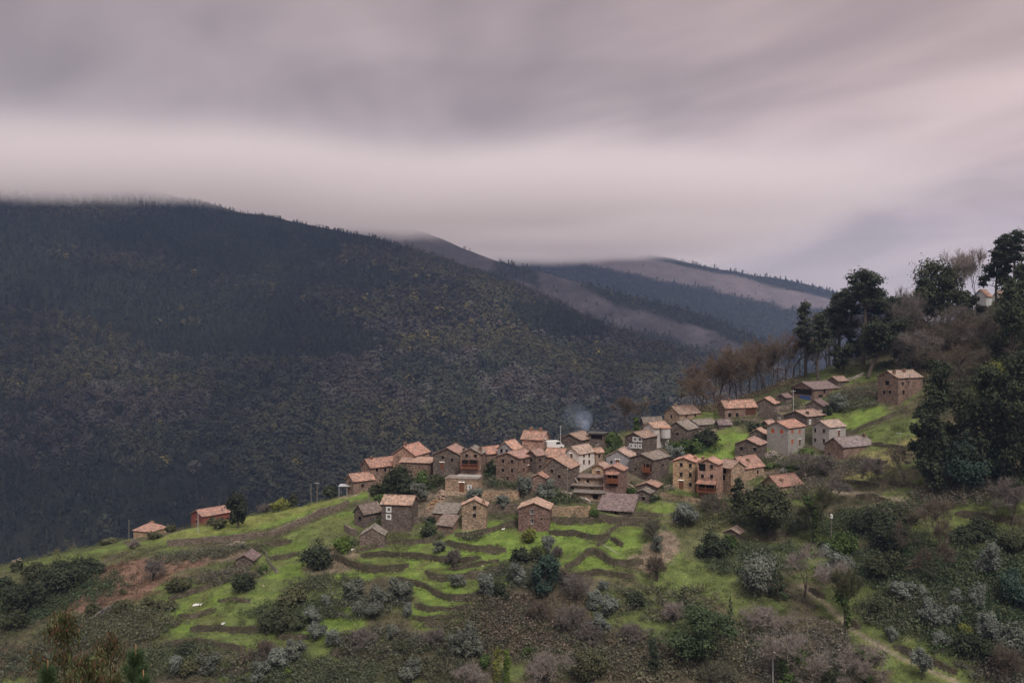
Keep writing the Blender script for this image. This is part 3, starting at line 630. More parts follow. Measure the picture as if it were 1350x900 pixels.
forest('valley_forest', M1, 60000, 101, lambda p: (0.97 - 0.5 * (fbm(p[:, 0] / 45, p[:, 1] / 60, 77, 3) < .33)), 1.0, 22, pal1, 'dark mixed forest with yellowish patches covering the whole near mountainside', near=(1250, 64))
forest('ridge_forest', M2, 16000, 201, lambda p: np.maximum(forest2(p), .045), 1.0, 16, pal2, 'pine wood around the pinkish heather clearing on the second ridge')
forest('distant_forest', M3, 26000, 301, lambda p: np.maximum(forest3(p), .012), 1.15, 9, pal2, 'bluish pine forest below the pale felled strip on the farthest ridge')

# ------------------------------------------------------------------ air: one even haze round everything, fog lying on the tops
def vol_mat(name, color, dens, aniso=0.0):
    m = bpy.data.materials.new(name); m.use_nodes = True; t = NT(m.node_tree); t.n.clear()
    o = t.node('ShaderNodeOutputMaterial'); v = t.node('ShaderNodeVolumePrincipled'); v.inputs['Color'].default_value = (*color, 1)
    v.inputs['Density'].default_value = dens; v.inputs['Anisotropy'].default_value = aniso; t.link(v.outputs[0], o.inputs['Volume']); return m, t, v
HAZE_D = 0.00010
hm, _, _ = vol_mat('haze_air', (0.35, 0.46, 0.78), HAZE_D)
mb = MB(); mb.box(-2500, 2900, -160, 4720, -760, 420); hz_o = mb.build('haze', hm)
tag(hz_o, 'thin bluish haze filling the valley', 'haze', kind='stuff')
fm, t, v = vol_mat('fog', (0.965, 0.912, 0.918), 0.02)
g = t.node('ShaderNodeNewGeometry').outputs['Position']; sp = t.node('ShaderNodeSeparateXYZ'); t.link(g, sp.inputs[0])
nz = t.noise(t.vmath('MULTIPLY', g, (0.0016, 0.0016, 0.004)), 1.0, 4, 0.55)
base_z = t.math('ADD', t.remap(sp.outputs[1], 1700, 3600, 157, 150), t.math('MULTIPLY', t.math('SUBTRACT', nz, 0.5), 120))
lift = t.math('SUBTRACT', sp.outputs[2], base_z)
dn = t.remap(lift, 0, 45, 0.0, 1.0, True)
tz = t.math('ADD', sp.outputs[2], t.math('MULTIPLY', t.math('SUBTRACT', t.noise(t.vmath('MULTIPLY', g, (0.0011, 0.0005, 0.002)), 1.0, 3, .5), .5), 170))
dn = t.math('MULTIPLY', dn, t.remap(tz, 205, 335, 1.0, 0.0, True))
dn = t.math('MULTIPLY', dn, t.remap(sp.outputs[1], 1300, 1750, 0.0, 1.0, True))
dn = t.math('MULTIPLY', dn, t.remap(sp.outputs[0], 250, 850, 1.0, 0.0, True))
t.link(t.math('MULTIPLY', dn, 0.015), v.inputs['Density'])
mb = MB(); mb.box(-2400, 1150, 1190, 4300, 95, 372); tag(mb.build('fog', fm), 'low grey fog lying on the mountain tops', 'fog', kind='stuff')
# ------------------------------------------------------------------ houses of the village
STONEC = {'dk': (0.120, 0.098, 0.086), 'br': (0.180, 0.128, 0.104), 'rd': (0.165, 0.108, 0.094), 'oc': (0.345, 0.245, 0.158), 'pk': (0.285, 0.185, 0.145),
          'gr': (0.33, 0.305, 0.285), 'bl': (0.30, 0.285, 0.30), 'wh': (0.60, 0.555, 0.52), 'ta': (0.275, 0.205, 0.150), 'ww': (0.74, 0.73, 0.74), 'rr': (0.20, 0.065, 0.052)}
ROOFC = {'or': (0.520, 0.300, 0.228), 'pi': (0.450, 0.285, 0.235), 'ol': (0.390, 0.235, 0.185), 'gy': (0.235, 0.180, 0.155), 'pu': (0.225, 0.160, 0.160), 'bk': (0.06, 0.055, 0.055)}
PLASTERED = ('wh', 'gr', 'bl', 'ww', 'rr')
house_roots = []
def wall_face(mb, O, D, length, z0, z1, holes, m=0, deep=0.22, N=None):
    """vertical wall from O along D with rectangular openings (s0,s1,h0,h1); N = inward normal, reveals go inward"""
    ss = sorted({0.0, length, *[x for h in holes for x in h[:2]]}); hs = sorted({z0, z1, *[x for h in holes for x in h[2:]]})
    pt = lambda s, h, dd=0.0: (O[0] + D[0] * s + N[0] * dd, O[1] + D[1] * s + N[1] * dd, h)
    for i in range(len(ss) - 1):
        for j in range(len(hs) - 1):
            sm, hm_ = (ss[i] + ss[i + 1]) / 2, (hs[j] + hs[j + 1]) / 2
            if any(a < sm < b_ and c < hm_ < d for a, b_, c, d in holes): continue
            a, b_, c, d = ss[i], ss[i + 1], hs[j], hs[j + 1]
            mb.poly([pt(a, c), pt(b_, c), pt(b_, d), pt(a, d)], [(a, c), (b_, c), (b_, d), (a, d)], m)
    for a, b_, c, d in holes:
        for (p, q) in (((a, c), (b_, c)), ((b_, c), (b_, d)), ((b_, d), (a, d)), ((a, d), (a, c))):
            mb.poly([pt(*p), pt(*q), pt(*q, deep + .05), pt(*p, deep + .05)], [(0, 0), (.6, 0), (.6, .3), (0, .3)], m)
def facing_box(mb, O, D, N, s0, s1, h0, h1, d0, d1, m=0):
    """box on a wall: along D from s0 to s1, height h0..h1, depth d0..d1 inward (negative = proud of the wall)"""
    c = lambda s, d, h: (O[0] + D[0] * s + N[0] * d, O[1] + D[1] * s + N[1] * d, h)
    mb.hexa([c(s0, d0, h0), c(s1, d0, h0), c(s1, d1, h0), c(s0, d1, h0), c(s0, d0, h1), c(s1, d0, h1), c(s1, d1, h1), c(s0, d1, h1)], m)
def roof_slope(mb, e0, e1, r0, r1, th, rr, jit=0.05):
    """tiled slope: eave e0-e1, ridge r0-r1; uneven old tiles"""
    e0, e1, r0, r1 = [np.array(x, float) for x in (e0, e1, r0, r1)]
    la = np.linalg.norm(e1 - e0); ls = np.linalg.norm(r0 - e0); n = max(2, int(la / .8)); k = max(2, int(ls / .8))
    G = [[None] * (k + 1) for _ in range(n + 1)]
    for i in range(n + 1):
        for j in range(k + 1):
            a, s = i / n, j / k; p = (e0 * (1 - a) + e1 * a) * (1 - s) + (r0 * (1 - a) + r1 * a) * s
            sag = -0.05 * math.sin(math.pi * a) * min(1, la / 9)
            G[i][j] = (p[0], p[1], p[2] + th + (rr.uniform(-jit, jit) if j < k else rr.uniform(0, jit)) + sag)
    for i in range(n):
        for j in range(k):
            uv = [(la * i / n, ls * j / k), (la * (i + 1) / n, ls * j / k), (la * (i + 1) / n, ls * (j + 1) / k), (la * i / n, ls * (j + 1) / k)]
            mb.poly([G[i][j], G[i + 1][j], G[i + 1][j + 1], G[i][j + 1]], uv)
    for i in range(n):      # eave edge
        a0, a1 = i / n, (i + 1) / n; p0, p1 = e0 * (1 - a0) + e1 * a0, e0 * (1 - a1) + e1 * a1
        mb.poly([p0, p1, G[i + 1][0], G[i][0]], [(a0 * la, 0), (a1 * la, 0), (a1 * la, .2), (a0 * la, .2)])
    for i, (p, q) in ((0, (e0, r0)), (n, (e1, r1))):
        for j in range(k):
            s0, s1 = j / k, (j + 1) / k; p0, p1 = p * (1 - s0) + q * s0, p * (1 - s1) + q * s1
            mb.poly([p0, p1, G[i][j + 1], G[i][j]], [(0, s0 * ls), (0, s1 * ls), (.2, s1 * ls), (.2, s0 * ls)])
    mb.poly([e0, e1, r1, r0], [(0, 0), (la, 0), (la, ls), (0, ls)])
SEEDH = [0]
def house(name, label, ul, uc, ur, ve, vb, wall, roof, gable='A', rise=6, r=1.25, wins=(), ch=(), Y=None, rt='tile', cat='house', extra=None, group='stone houses of the village', over=0.35, pitch_split=0.5):
    """ul..uc is the face to the left of the near corner, uc..ur the face to its right (photo pixels); ve eave, vb foot of the corner"""
    SEEDH[0] += 1; rr = random.Random(SEEDH[0])
    C = at(uc, vb, 150, 345) if Y is None else P(uc, vb, Y)
    Yc = C[1]; h = (vb - ve) * Yc / F; C = np.array((C[0], Yc, -(vb - V0) * Yc / F)); gz = float(hgt(C[0], C[1])[0])
    phi = math.atan((uc - U0) / F); dA, dB = max(uc - ul, .5), max(ur - uc, .5)
    th = min(max(math.atan(dB / (dA * r)), R(6)), R(84)) + phi
    Lx, Ly = -math.cos(th), math.sin(th); Rx, Ry = math.sin(th), math.cos(th)
    k = (ul - U0) / F; a = (C[0] - k * Yc) / (math.cos(th) + k * math.sin(th))
    k = (ur - U0) / F; den = math.sin(th) - k * math.cos(th); b_ = (k * Yc - C[0]) / den if den > .05 else a * r
    a = min(max(a, 1.5), 22); b_ = min(max(b_, 2.2), 24)
    rz = rise * Yc / F
    root = empty(name, tuple(C)); tag(root, label, cat, group)
    LD, RD = np.array((Lx, Ly)), np.array((Rx, Ry))
    zb = -4.5
    w3 = lambda p, q, z: (LD[0] * p + RD[0] * q, LD[1] * p + RD[1] * q, z)
    # openings
    holes = {'A': [], 'B': []}; specs = []
    for wd in wins:
        face, u, v, kind = wd[:4]; ww, wh = wd[4:6] if len(wd) > 5 else {'w': (.75, .95), 'd': (1.0, 2.0), 'o': (1.0, 1.15), 'x': (.85, 1.0), 'f': (1.0, 1.15), 's': (.85, 1.1), 'D': (1.0, 1.9)}[kind]
        k = (u - U0) / F
        if face == 'A': s = (C[0] - k * Yc) / (math.cos(th) + k * math.sin(th)); yy = Yc + s * Ly; ln = a
        else:
            den = math.sin(th) - k * math.cos(th)
            if den < .05: continue
            s = (k * Yc - C[0]) / den; yy = Yc + s * Ry; ln = b_
        z = -(v - V0) * yy / F - C[2]
        s = min(max(s, ww / 2 + .2), ln - ww / 2 - .2); hole = [s - ww / 2, s + ww / 2, z - wh / 2, z + wh / 2]
        hole[3] = min(hole[3], h - .12)
        if hole[0] < .08 or hole[3] - hole[2] < .35: print('skip', name, label[:40], wd)
        if hole[0] < .08 or hole[1] > ln - .08 or hole[3] - hole[2] < .35: continue
        if any(hole[0] < o[1] + .06 and o[0] < hole[1] + .06 and hole[2] < o[3] + .06 and o[2] < hole[3] + .06 for o in holes[face]): continue
        holes[face].append(tuple(hole)); specs.append((face, kind, tuple(hole)))
    # walls: one mesh
    mb = MB(); FA = ((0, 0), LD, RD, a); FB = ((0, 0), RD, LD, b_)
    wall_face(mb, (0, 0), LD, a, zb, h, holes['A'], N=RD); wall_face(mb, (0, 0), RD, b_, zb, h, holes['B'], N=LD)
    wall_face(mb, w3(0, b_, 0), LD, a, zb, h, [], N=-RD); wall_face(mb, w3(a, 0, 0), RD, b_, zb, h, [], N=-LD)
    ps = pitch_split
    if gable == 'A' and rz > 0:
        for q in (0, b_): mb.poly([w3(0, q, h), w3(a, q, h), w3(a * ps, q, h + rz)], [(0, h), (a, h), (a / 2, h + rz)])
    if gable == 'B' and rz > 0:
        for p in (0, a): mb.poly([w3(p, 0, h), w3(p, b_, h), w3(p, b_ * ps, h + rz)], [(0, h), (b_, h), (b_ / 2, h + rz)])
    if gable == 'SA':       # lean-to, low at face A
        for p in (0, a): mb.poly([w3(p, 0, h), w3(p, b_, h), w3(p, b_, h + rz)], [(0, h), (b_, h), (b_, h + rz)])
        mb.poly([w3(0, b_, h), w3(a, b_, h), w3(a, b_, h + rz), w3(0, b_, h + rz)])
    wm = mb.build('wall', PLASTER if wall in PLASTERED else STONE, root)
    kk = rr.uniform(.88, 1.12); wc = STONEC[wall]; wm.color = (wc[0] * kk, wc[1] * kk, wc[2] * kk, 1)
    # roof
    rc = ROOFC.get(roof, (0.3, .2, .15)); rmat = SLATE if roof in ('gy', 'pu', 'bk') else TILE; ro = None
    if roof != 'none':
        mb = MB(); o = over; tk = .16
        if gable == 'A':
            for (p_e, p_r, run) in ((-o, a * ps, a * ps), (a + o, a * ps, a * (1 - ps))):
                dz_ = -o * rz / run
                roof_slope(mb, w3(p_e, -o, h + dz_), w3(p_e, b_ + o, h + dz_), w3(p_r, -o, h + rz), w3(p_r, b_ + o, h + rz), tk, rr)
            mb.tube(w3(a * ps, -o, h + rz + tk), w3(a * ps, b_ + o, h + rz + tk), .13, .13, 6)
        elif gable == 'B':
            for (q_e, q_r, run) in ((-o, b_ * ps, b_ * ps), (b_ + o, b_ * ps, b_ * (1 - ps))):
                dz_ = -o * rz / run
                roof_slope(mb, w3(-o, q_e, h + dz_), w3(a + o, q_e, h + dz_), w3(-o, q_r, h + rz), w3(a + o, q_r, h + rz), tk, rr)
            mb.tube(w3(-o, b_ * ps, h + rz + tk), w3(a + o, b_ * ps, h + rz + tk), .13, .13, 6)
        elif gable == 'H':
            m1 = min(a, b_) * .48
            e = [w3(-o, -o, h - .1), w3(a + o, -o, h - .1), w3(a + o, b_ + o, h - .1), w3(-o, b_ + o, h - .1)]
            if a >= b_: t0, t1 = w3(m1, b_ / 2, h + rz), w3(a - m1, b_ / 2, h + rz); sl = [(e[0], e[1], t0, t1), (e[3], e[2], t0, t1), (e[0], e[3], t0, t0), (e[1], e[2], t1, t1)]
            else: t0, t1 = w3(a / 2, m1, h + rz), w3(a / 2, b_ - m1, h + rz); sl = [(e[0], e[3], t0, t1), (e[1], e[2], t0, t1), (e[0], e[1], t0, t0), (e[3], e[2], t1, t1)]
            for q in sl: roof_slope(mb, *q, tk, rr)
        elif gable == 'SA':
            dz_ = o * rz / b_; roof_slope(mb, w3(-o, -o, h - dz_), w3(a + o, -o, h - dz_), w3(-o, b_ + o, h + rz + dz_), w3(a + o, b_ + o, h + rz + dz_), tk, rr, .08)
        else:
            roof_slope(mb, w3(-o, -o, h + .01), w3(a + o, -o, h + .01), w3(-o, b_ + o, h + .12), w3(a + o, b_ + o, h + .12), tk, rr, .04)
        ro = mb.build('roof', rmat, root); kk = rr.uniform(.82, 1.14); hu = rr.uniform(.9, 1.16); ro.color = (rc[0] * kk, rc[1] * kk * hu, rc[2] * kk * hu, 1)
    for (fp, fq, chh) in ch:
        mb = MB(); p, q = fp * a, fq * b_
        zt = h + (rz * (1 - abs(fp - ps) / .5) if gable == 'A' else rz * (1 - abs(fq - ps) / .5)); zt = max(zt, h)
        s = .34
        def cbox(s_, z0_, z1_): mb.hexa([w3(p - s_, q - s_, z0_), w3(p + s_, q - s_, z0_), w3(p + s_, q + s_, z0_), w3(p - s_, q + s_, z0_), w3(p - s_, q - s_, z1_), w3(p + s_, q - s_, z1_), w3(p + s_, q + s_, z1_), w3(p - s_, q + s_, z1_)])
        cbox(s, zt - .6, zt + chh); cbox(s + .1, zt + chh, zt + chh + .12); cbox(s - .1, zt + chh + .12, zt + chh + .35)
        c_ = mb.build('chimney', PLASTER if wall in PLASTERED else STONE, ro or root); c_.color = (wc[0] * .85, wc[1] * .8, wc[2] * .78, 1)
    # openings filled
    for face, kind, (s0, s1, h0, h1) in specs:
        D, N = (LD, RD) if face == 'A' else (RD, LD); O = (0, 0)
        mb = MB(); nm = 'window'; mats = [GLASS, WOOD, WHITEP, STONE, DARK]
        if kind in ('w', 'f', 's'):
            facing_box(mb, O, D, N, s0 + .003, s1 - .003, h0 + .003, h1 - .003, .20, .24, 0)
            fm_ = 1 if kind == 'w' else 2; f_ = .07
            for q in ((s0 + .004, s0 + f_, h0 + .004, h1 - .004), (s1 - f_, s1 - .004, h0 + .004, h1 - .004), (s0 + f_, s1 - f_, h1 - f_, h1 - .004), (s0 + f_, s1 - f_, h0 + .004, h0 + f_), ((s0 + s1) / 2 - .03, (s0 + s1) / 2 + .03, h0 + f_, h1 - f_)):
                facing_box(mb, O, D, N, *q, .12, .197, fm_)
            if kind == 'f':      # whitewashed surround
                for q in ((s0 - .32, s0, h0 - .28, h1 + .3), (s1, s1 + .32, h0 - .22, h1 + .3), (s0, s1, h1, h1 + .3), (s0, s1, h0 - .25, h0)):
                    facing_box(mb, O, D, N, *q, -.012, .02, 2)
            else:
                facing_box(mb, O, D, N, s0 - .14, s1 + .14, h1 + .002, h1 + .17, -.03, .1, 3); facing_box(mb, O, D, N, s0 - .1, s1 + .1, h0 - .10, h0 - .002, -.07, .1, 3)
        elif kind == 'x':
            facing_box(mb, O, D, N, s0 + .003, s1 - .003, h0 + .003, h1 - .003, .22, .27, 4); nm = 'opening_shade'  # near-black plate in the hole puts the unlit inside into colour
            facing_box(mb, O, D, N, s0 - .16, s1 + .16, h1 + .002, h1 + .18, -.03, .1, 3)
        elif kind in ('d', 'D'):
            nm = 'door'; facing_box(mb, O, D, N, s0 + .003, s1 - .003, h0 + .003, h1 - .003, .14, .2, 1)
            n_ = 4
            for i in range(1, n_): facing_box(mb, O, D, N, s0 + (s1 - s0) * i / n_ - .012, s0 + (s1 - s0) * i / n_ + .012, h0 + .05, h1 - .05, .125, .142, 4)
            facing_box(mb, O, D, N, s0 - .2, s1 + .2, h1 + .002, h1 + .2, -.03, .1, 3)
        elif kind == 'o':
            nm = 'shutter'; facing_box(mb, O, D, N, s0 + .003, s1 - .003, h0 + .003, h1 - .003, .02, .09, 1)
            for i in range(1, 7): hh_ = h0 + (h1 - h0) * i / 7; facing_box(mb, O, D, N, s0 + .08, (s0 + s1) / 2 - .04, hh_ - .015, hh_ + .02, .003, .022, 1); facing_box(mb, O, D, N, (s0 + s1) / 2 + .04, s1 - .08, hh_ - .015, hh_ + .02, .003, .022, 1)
        ob = mb.build(nm, mats, root); ob.color = (1.9, 1.5, 1.1, 1) if kind == 'o' else (1, 1, 1, 1)
        if kind == 'o': ob.color = (2.3, 1.25, .8, 1)
        if kind not in ('o', 'f', 'd', 'D'): ob.color = (.22, .18, .16, 1)
    if extra: extra(root, dict(a=a, b=b_, h=h, rz=rz, LD=LD, RD=RD, w3=w3, Y=Yc, C=C, th=th, rr=rr))
    house_roots.append((root, C, a, b_, LD, RD)); return root
def railing(mb, O, D, N, s0, s1, z, dep, m=0, hgt_=1.0):
    facing_box(mb, O, D, N, s0, s1, z + hgt_ - .08, z + hgt_, dep, dep + .08, m); facing_box(mb, O, D, N, s0, s1, z + .1, z + .17, dep, dep + .08, m)
    n = max(2, int((s1 - s0) / .22))
    for i in range(n + 1): s = s0 + (s1 - s0 - .05) * i / n; facing_box(mb, O, D, N, s, s + .05, z + .17, z + hgt_ - .08, dep + .01, dep + .07, m)
def balcony(f0, f1, zf, deep=1.1, face='A', roofed=False, tall=2.1, encl=False):
    """wooden balcony on face A between fractions f0..f1 at height zf (fraction of wall height)"""
    def ex(root, g):
        D, N = (g['LD'], g['RD']) if face == 'A' else (g['RD'], g['LD']); ln = g['a'] if face == 'A' else g['b']
        s0, s1, z = f0 * ln, f1 * ln, zf * g['h']; mb = MB()
        facing_box(mb, (0, 0), D, N, s0, s1, z - .15, z, -deep, -.003)
        railing(mb, (0, 0), D, N, s0, s1, z, -deep, 0, 1.0)
        for s in (s0, s1 - .12, (s0 + s1) / 2): facing_box(mb, (0, 0), D, N, s, s + .12, z, z + tall, -deep, -deep + .12)
        if encl:
            for i in range(int((s1 - s0) / .3)): facing_box(mb, (0, 0), D, N, s0 + i * .3, s0 + i * .3 + .2, z + .2, z + 1.2, -deep - .03, -deep - .005)
        o = mb.build('balcony', WOOD, root); o.color = (1.2, 1.0, .9, 1)
        mb = MB(); facing_box(mb, (0, 0), D, N, s0 + .1, s1 - .1, z + .1, z + tall - .1, -.03, -.004); mb.build('opening_shade', DARK, root)  # dark sheet on the solid wall paints the shade behind the balcony
        if roofed:
            mb = MB(); c = lambda s, d, h: (D[0] * s + N[0] * d, D[1] * s + N[1] * d, h)
            roof_slope(mb, c(s0 - .2, -deep - .3, z + tall), c(s1 + .2, -deep - .3, z + tall), c(s0 - .2, -.004, z + tall + .55), c(s1 + .2, -.004, z + tall + .55), .12, g['rr'])
            o = mb.build('porch_roof', TILE, root); o.color = (.40, .20, .15, 1)
    return ex
def terrace(zf, deep=3.0):
    def ex(root, g):
        balcony(.1, .95, zf, 1.2, 'A', False, 2.0)(root, g); D, N = g['LD'], g['RD']; mb = MB()
        facing_box(mb, (0, 0), D, N, -.3, g['a'] + .3, g['h'] * .28 - .2, g['h'] * .28, -deep, -.004); mb.build('terrace_slab', CONCRETE, root)
        mb = MB(); facing_box(mb, (0, 0), D, N, .5, g['a'] - .5, .3, g['h'] * .26, -.03, -.005); mb.build('opening_shade', DARK, root)  # dark sheet for the shade under the slab; the wall is not cut
        mb = MB()
        for s in (.2, g['a'] / 2, g['a'] - .4): facing_box(mb, (0, 0), D, N, s, s + .25, -3, g['h'] * .28 - .203, -deep + .2, -deep + .45)
        o = mb.build('post', STONE, root); o.color = (.2, .15, .12, 1)
    return ex
def bay(root, g):       # whitewashed round bay standing on a post at the near corner
    mb = MB(); p = np.array(g['w3'](-.2, g['b'] * .55, 0)) ; out_ = -np.array((*g['LD'], 0)) * .9; c = p + out_; h = g['h']
    for z0, z1, r0, r1 in ((h * .52, h * .98, 1.35, 1.35), (h * .40, h * .52, .5, 1.35)): mb.tube(c + (0, 0, z0), c + (0, 0, z1), r0, r1, 16)
    o = mb.build('bay', PLASTER, root); o.color = (.50, .47, .46, 1)
    mb = MB(); mb.tube(c + (0, 0, -3), c + (0, 0, h * .42), .14, .14, 8); mb.build('post', CONCRETE, root)
    mb = MB(); mb.tube(c + (0, 0, h * .985), c + (0, 0, h * 1.02), 1.6, 1.5, 16); o = mb.build('bay_roof', TILE, root); o.color = (.5, .24, .15, 1)
def loggia(f0, f1):
    def ex(root, g):
        D, N = g['RD'], g['LD']; b = g['b']; h = g['h']; mb = MB(); facing_box(mb, (0, 0), D, N, f0 * b, f1 * b, h * .42, h * .95, -.03, -.004); mb.build('opening_shade', DARK, root)  # flat dark sheet gives the gallery its shade by colour
        mb = MB(); n = 5
        for i in range(n + 1): s = f0 * b + (f1 - f0) * b * i / n; facing_box(mb, (0, 0), D, N, s - .09, s + .09, h * .42, h * .95, -.25, -.06)
        railing(mb, (0, 0), D, N, f0 * b, f1 * b, h * .42, -.24, 0, .9); mb.build('gallery', WOOD, root)
    return ex
def panel(root, g):     # pale plaster field round the openings of the left face
    pass
def tarp(root, g):
    mb = MB(); D, N = g['LD'], g['RD']; facing_box(mb, (0, 0), D, N, .15 * g['a'], .62 * g['a'], -.2, .42 * g['h'], -.06, -.01); o = mb.build('tarpaulin', mat_simple('blue_tarpaulin', (0.06, 0.10, 0.26), .2, 3, .5), root); tag(o, 'faded blue tarpaulin')
    mb = MB(); facing_box(mb, (0, 0), D, N, .1 * g['a'], .9 * g['a'], .5 * g['h'], .95 * g['h'], -.03, -.004); mb.build('opening_shade', DARK, root)  # dark sheet paints the shaded inside of the barn on its uncut wall

h_ = house
# far left, down the ridge
h_('farmhouse', 'low house with a hipped orange tile roof behind the left end of the meadow', 176,198,220,701,712,'oc','or','H',8,1.1, Y=300, ch=[(.5,.6,.5)])
h_('red_house', 'red rendered house with a pole in front beside the lone pine on the meadow', 252,267,303,680.5,696,'rr','ol','A',6,1.4, [('A',259,687,'w'),('B',280,686,'w')], Y=282)
h_('farmhouse', 'tiny house with a faded tile roof at the far left edge of the hillside', 13,21,30,744,753,'br','pi','A',4,1.2, Y=262)
h_('stone_hut', 'small hut with a pale slate gable roof above a big dark bush', 311,333,343,738,747,'dk','pu','A',6.5,1.3, cat='hut')
# left end of the village
h_('stone_house', 'small house with a bright orange roof at the left end, next to the metal pergola', 456,466,493,634,652,'br','or','A',7.5,1.3, [('A',461,637,'w'),('B',478,640,'w')])
h_('stone_house', 'long low house under two runs of orange tiles above the dark round bush', 476,489,533,616,633,'br','or','A',9,2.2, [('B',497,619,'w'),('B',508,619,'w'),('B',517,624,'d')], ch=[(.5,.15,.4)])
h_('stone_house', 'pale gabled house with a dark chimney at its roof peak above the long low house', 518,547,566,600,609,'pk','or','A',11,1.25, [('B',559,603,'w')], ch=[(.5,.08,.7)])
h_('slate_shed', 'long low tile-capped wing running from the pale chimney house to the broad gable', 528,568,573,610,628,'br','or','SA',4,.4, cat='wing')
h_('stone_house', 'house with a broad tiled gable, left of the grey house with a wooden balcony', 571,608,619,600,624,'dk','pi','A',9,1.0, [('A',583.6,603,'w'),('A',582.8,614,'D'),('A',596,606,'w')], ch=[(.05,.5,.9)])
h_('stone_house', 'grey gabled house with a wooden balcony over a terrace, left of the overgrown wall', 607,634,640,598,636,'br','gy','A',7,1.0, [('A',615,600.5,'w'),('A',626.7,601,'w')], ch=[(.1,.3,.9)], extra=terrace(.52))
h_('stone_house', 'house showing only its orange roof between the grey balcony house and the blue-grey gable', 630,642,662,598,612,'br','or','A',7,1.4)
h_('stone_house', 'small pale grey gable behind the big four-window house', 656,676,688,592,607,'bl','or','A',9,1.2, [('A',661,594,'w'),('A',668,595,'w')])
h_('stone_house', 'big square brown house with a two by two grid of windows on its front', 654,685,706,604,638,'br','pi','A',6,1.1, [('A',663,607.6,'w'),('A',675,608.2,'w'),('A',663,619.5,'w'),('A',675,620.2,'w'),('B',691,607.6,'w'),('B',700.5,608,'w'),('B',691,619,'w'),('B',697,618,'D'),('A',669,630,'w')])
h_('stone_house', 'narrow house attached to the right of the big four-window house', 694,707,719,600,626,'dk','pi','A',6,1.1, [('A',700,606,'w'),('B',712,606,'w'),('B',712,615,'w')])
h_('stone_house', 'house with a bright pink-orange roof and two chimneys, topmost against the forest', 688,716,724,579,594,'pk','or','B',9,.7, [('B',719,583,'D'),('B',722.5,582,'w')], ch=[(.7,.5,.7),(.25,.5,.7)])
h_('stone_house', 'low house under an orange lean roof left of the cream gable', 719,742,749,602,619,'br','or','B',9,.8, [('A',735,606,'w')])
h_('stone_house', 'tall house with a cream white gable and two brown shutters in the village centre', 745,763,784,598,624,'wh','pi','A',8,1.5, [('A',753,600.6,'d',.8,1.5),('A',753,610,'d',.8,.9),('B',770,599.8,'w'),('B',777,599.8,'w'),('B',770,609,'w'),('B',777,609,'w')])
h_('stone_house', 'small annexe with tiled roof stuck to the right side of the cream-gabled house', 779,786,795,596,613,'ta','or','A',4,1.3, [('B',790,601,'w')])
h_('stone_house', 'wide dark house with a lopsided orange roof in front of the cream gable', 717,751,764,617,646,'dk','or','A',12,1.1, [('A',727.6,621,'w'),('A',737,628,'w'),('B',757,622,'w')], ch=[], pitch_split=.62)
h_('stone_hut', 'small round-topped stone hut with an orange tile cap between two olive trees', 700,719,724,630,651,'br','or','A',5,1.0, cat='hut')
h_('stone_house', 'dark gable house with two pale blue windows, lowest by the green field', 683.5,724,728,671,701,'rd','or','A',8,.9, [('A',701,674.3,'s',.8,1.1),('A',701,687,'s',.8,1.1),('A',714,684,'w',.4,.6)])
h_('slate_shed', 'upper slab-roofed store of the stepped group left of the red-brown house', 764,793,796,630,641,'ta','gy','flat',0,.8, [('A',775,634,'x',.7,.8)], cat='shed', over=.6)
h_('slate_shed', 'middle slab-roofed store of the stepped group left of the red-brown house', 757,794,797,641,651,'ta','gy','flat',0,.6, [('A',780,645,'x',.7,.8)], cat='shed', over=.7)
h_('slate_shed', 'lowest slab-roofed store of the stepped group left of the red-brown house', 759,794,797,650,661,'ta','gy','flat',0,.6, [('A',785,655,'x',1.4,1.2)], cat='shed', over=.8)
h_('stone_house', 'little ochre gable house with a brown shutter just left of the red-brown balcony house', 780,798,805,617,630,'oc','pi','A',4.5,1.2, [('A',788.5,622.7,'d',.9,1.2)])
h_('stone_house', 'red-brown house with a wooden slatted balcony under bright tiles', 795,821,827,620,659,'rd','or','A',5,1.0, [('A',809,638,'x',2.0,.9)], extra=balcony(.2,.78,.58,1.0,'A',True,2.0,True))
h_('stone_house', 'bluish plastered house with a wide gable and one arched brown window', 799,831,839,603,621,'bl','pi','A',9,1.0, [('A',814,608.6,'d',1.0,1.2),('A',806,609,'w',.6,.7)], ch=[(.3,.9,.8)])
h_('stone_house', 'dark house low against the forest beside the white van', 737,766,783,580,594,'dk','ol','A',7,1.1)
h_('barn', 'black flat-topped shed beside the rising smoke', 776,795,799,572,594,'dk','bk','flat',0,.7, [('A',787,576,'x',3.2,1.2)], cat='barn', over=.5)
h_('stone_hut', 'low hut under a collapsed rubble-strewn slate roof below the red-brown house', 790,833,839,673,683,'dk','pu','SA',14,.6, [('A',812,678,'x',1.0,1.3)], cat='hut', over=.5)
h_('stone_house', 'house with white framed windows in rows on its front, under old brown tiles', 824,848,866,577,602,'dk','ol','A',6,1.3, [('A',832,587.5,'f',.6,.7),('A',837.5,587.7,'f',.6,.7),('A',843.5,588,'f',.6,.7),('A',837,579,'f',.8,.8),('A',843.5,579.2,'f',.8,.8)])
h_('stone_house', 'house with a white gable, bright orange roof and round pale bay on a post', 848,863,882,564,592,'wh','or','A',6,1.4, extra=bay)
h_('stone_house', 'dark grey gable house with a slate roof right of the round pale bay', 878,906,920,566,591,'dk','gy','A',9,1.1, [('A',893,572,'w')])
h_('stone_house', 'ochre house with a weathered brown roof standing alone above the village', 876,896,923,546,560,'ta','ol','A',9,1.5, [('B',905,548,'w'),('B',917,548,'w'),('A',885,549,'w')], ch=[(.5,.15,.5)])
h_('slate_shed', 'long low slate roof behind the white-gabled house with the bay', 845,849,873,557,567,'dk','gy','A',6,3, cat='shed')
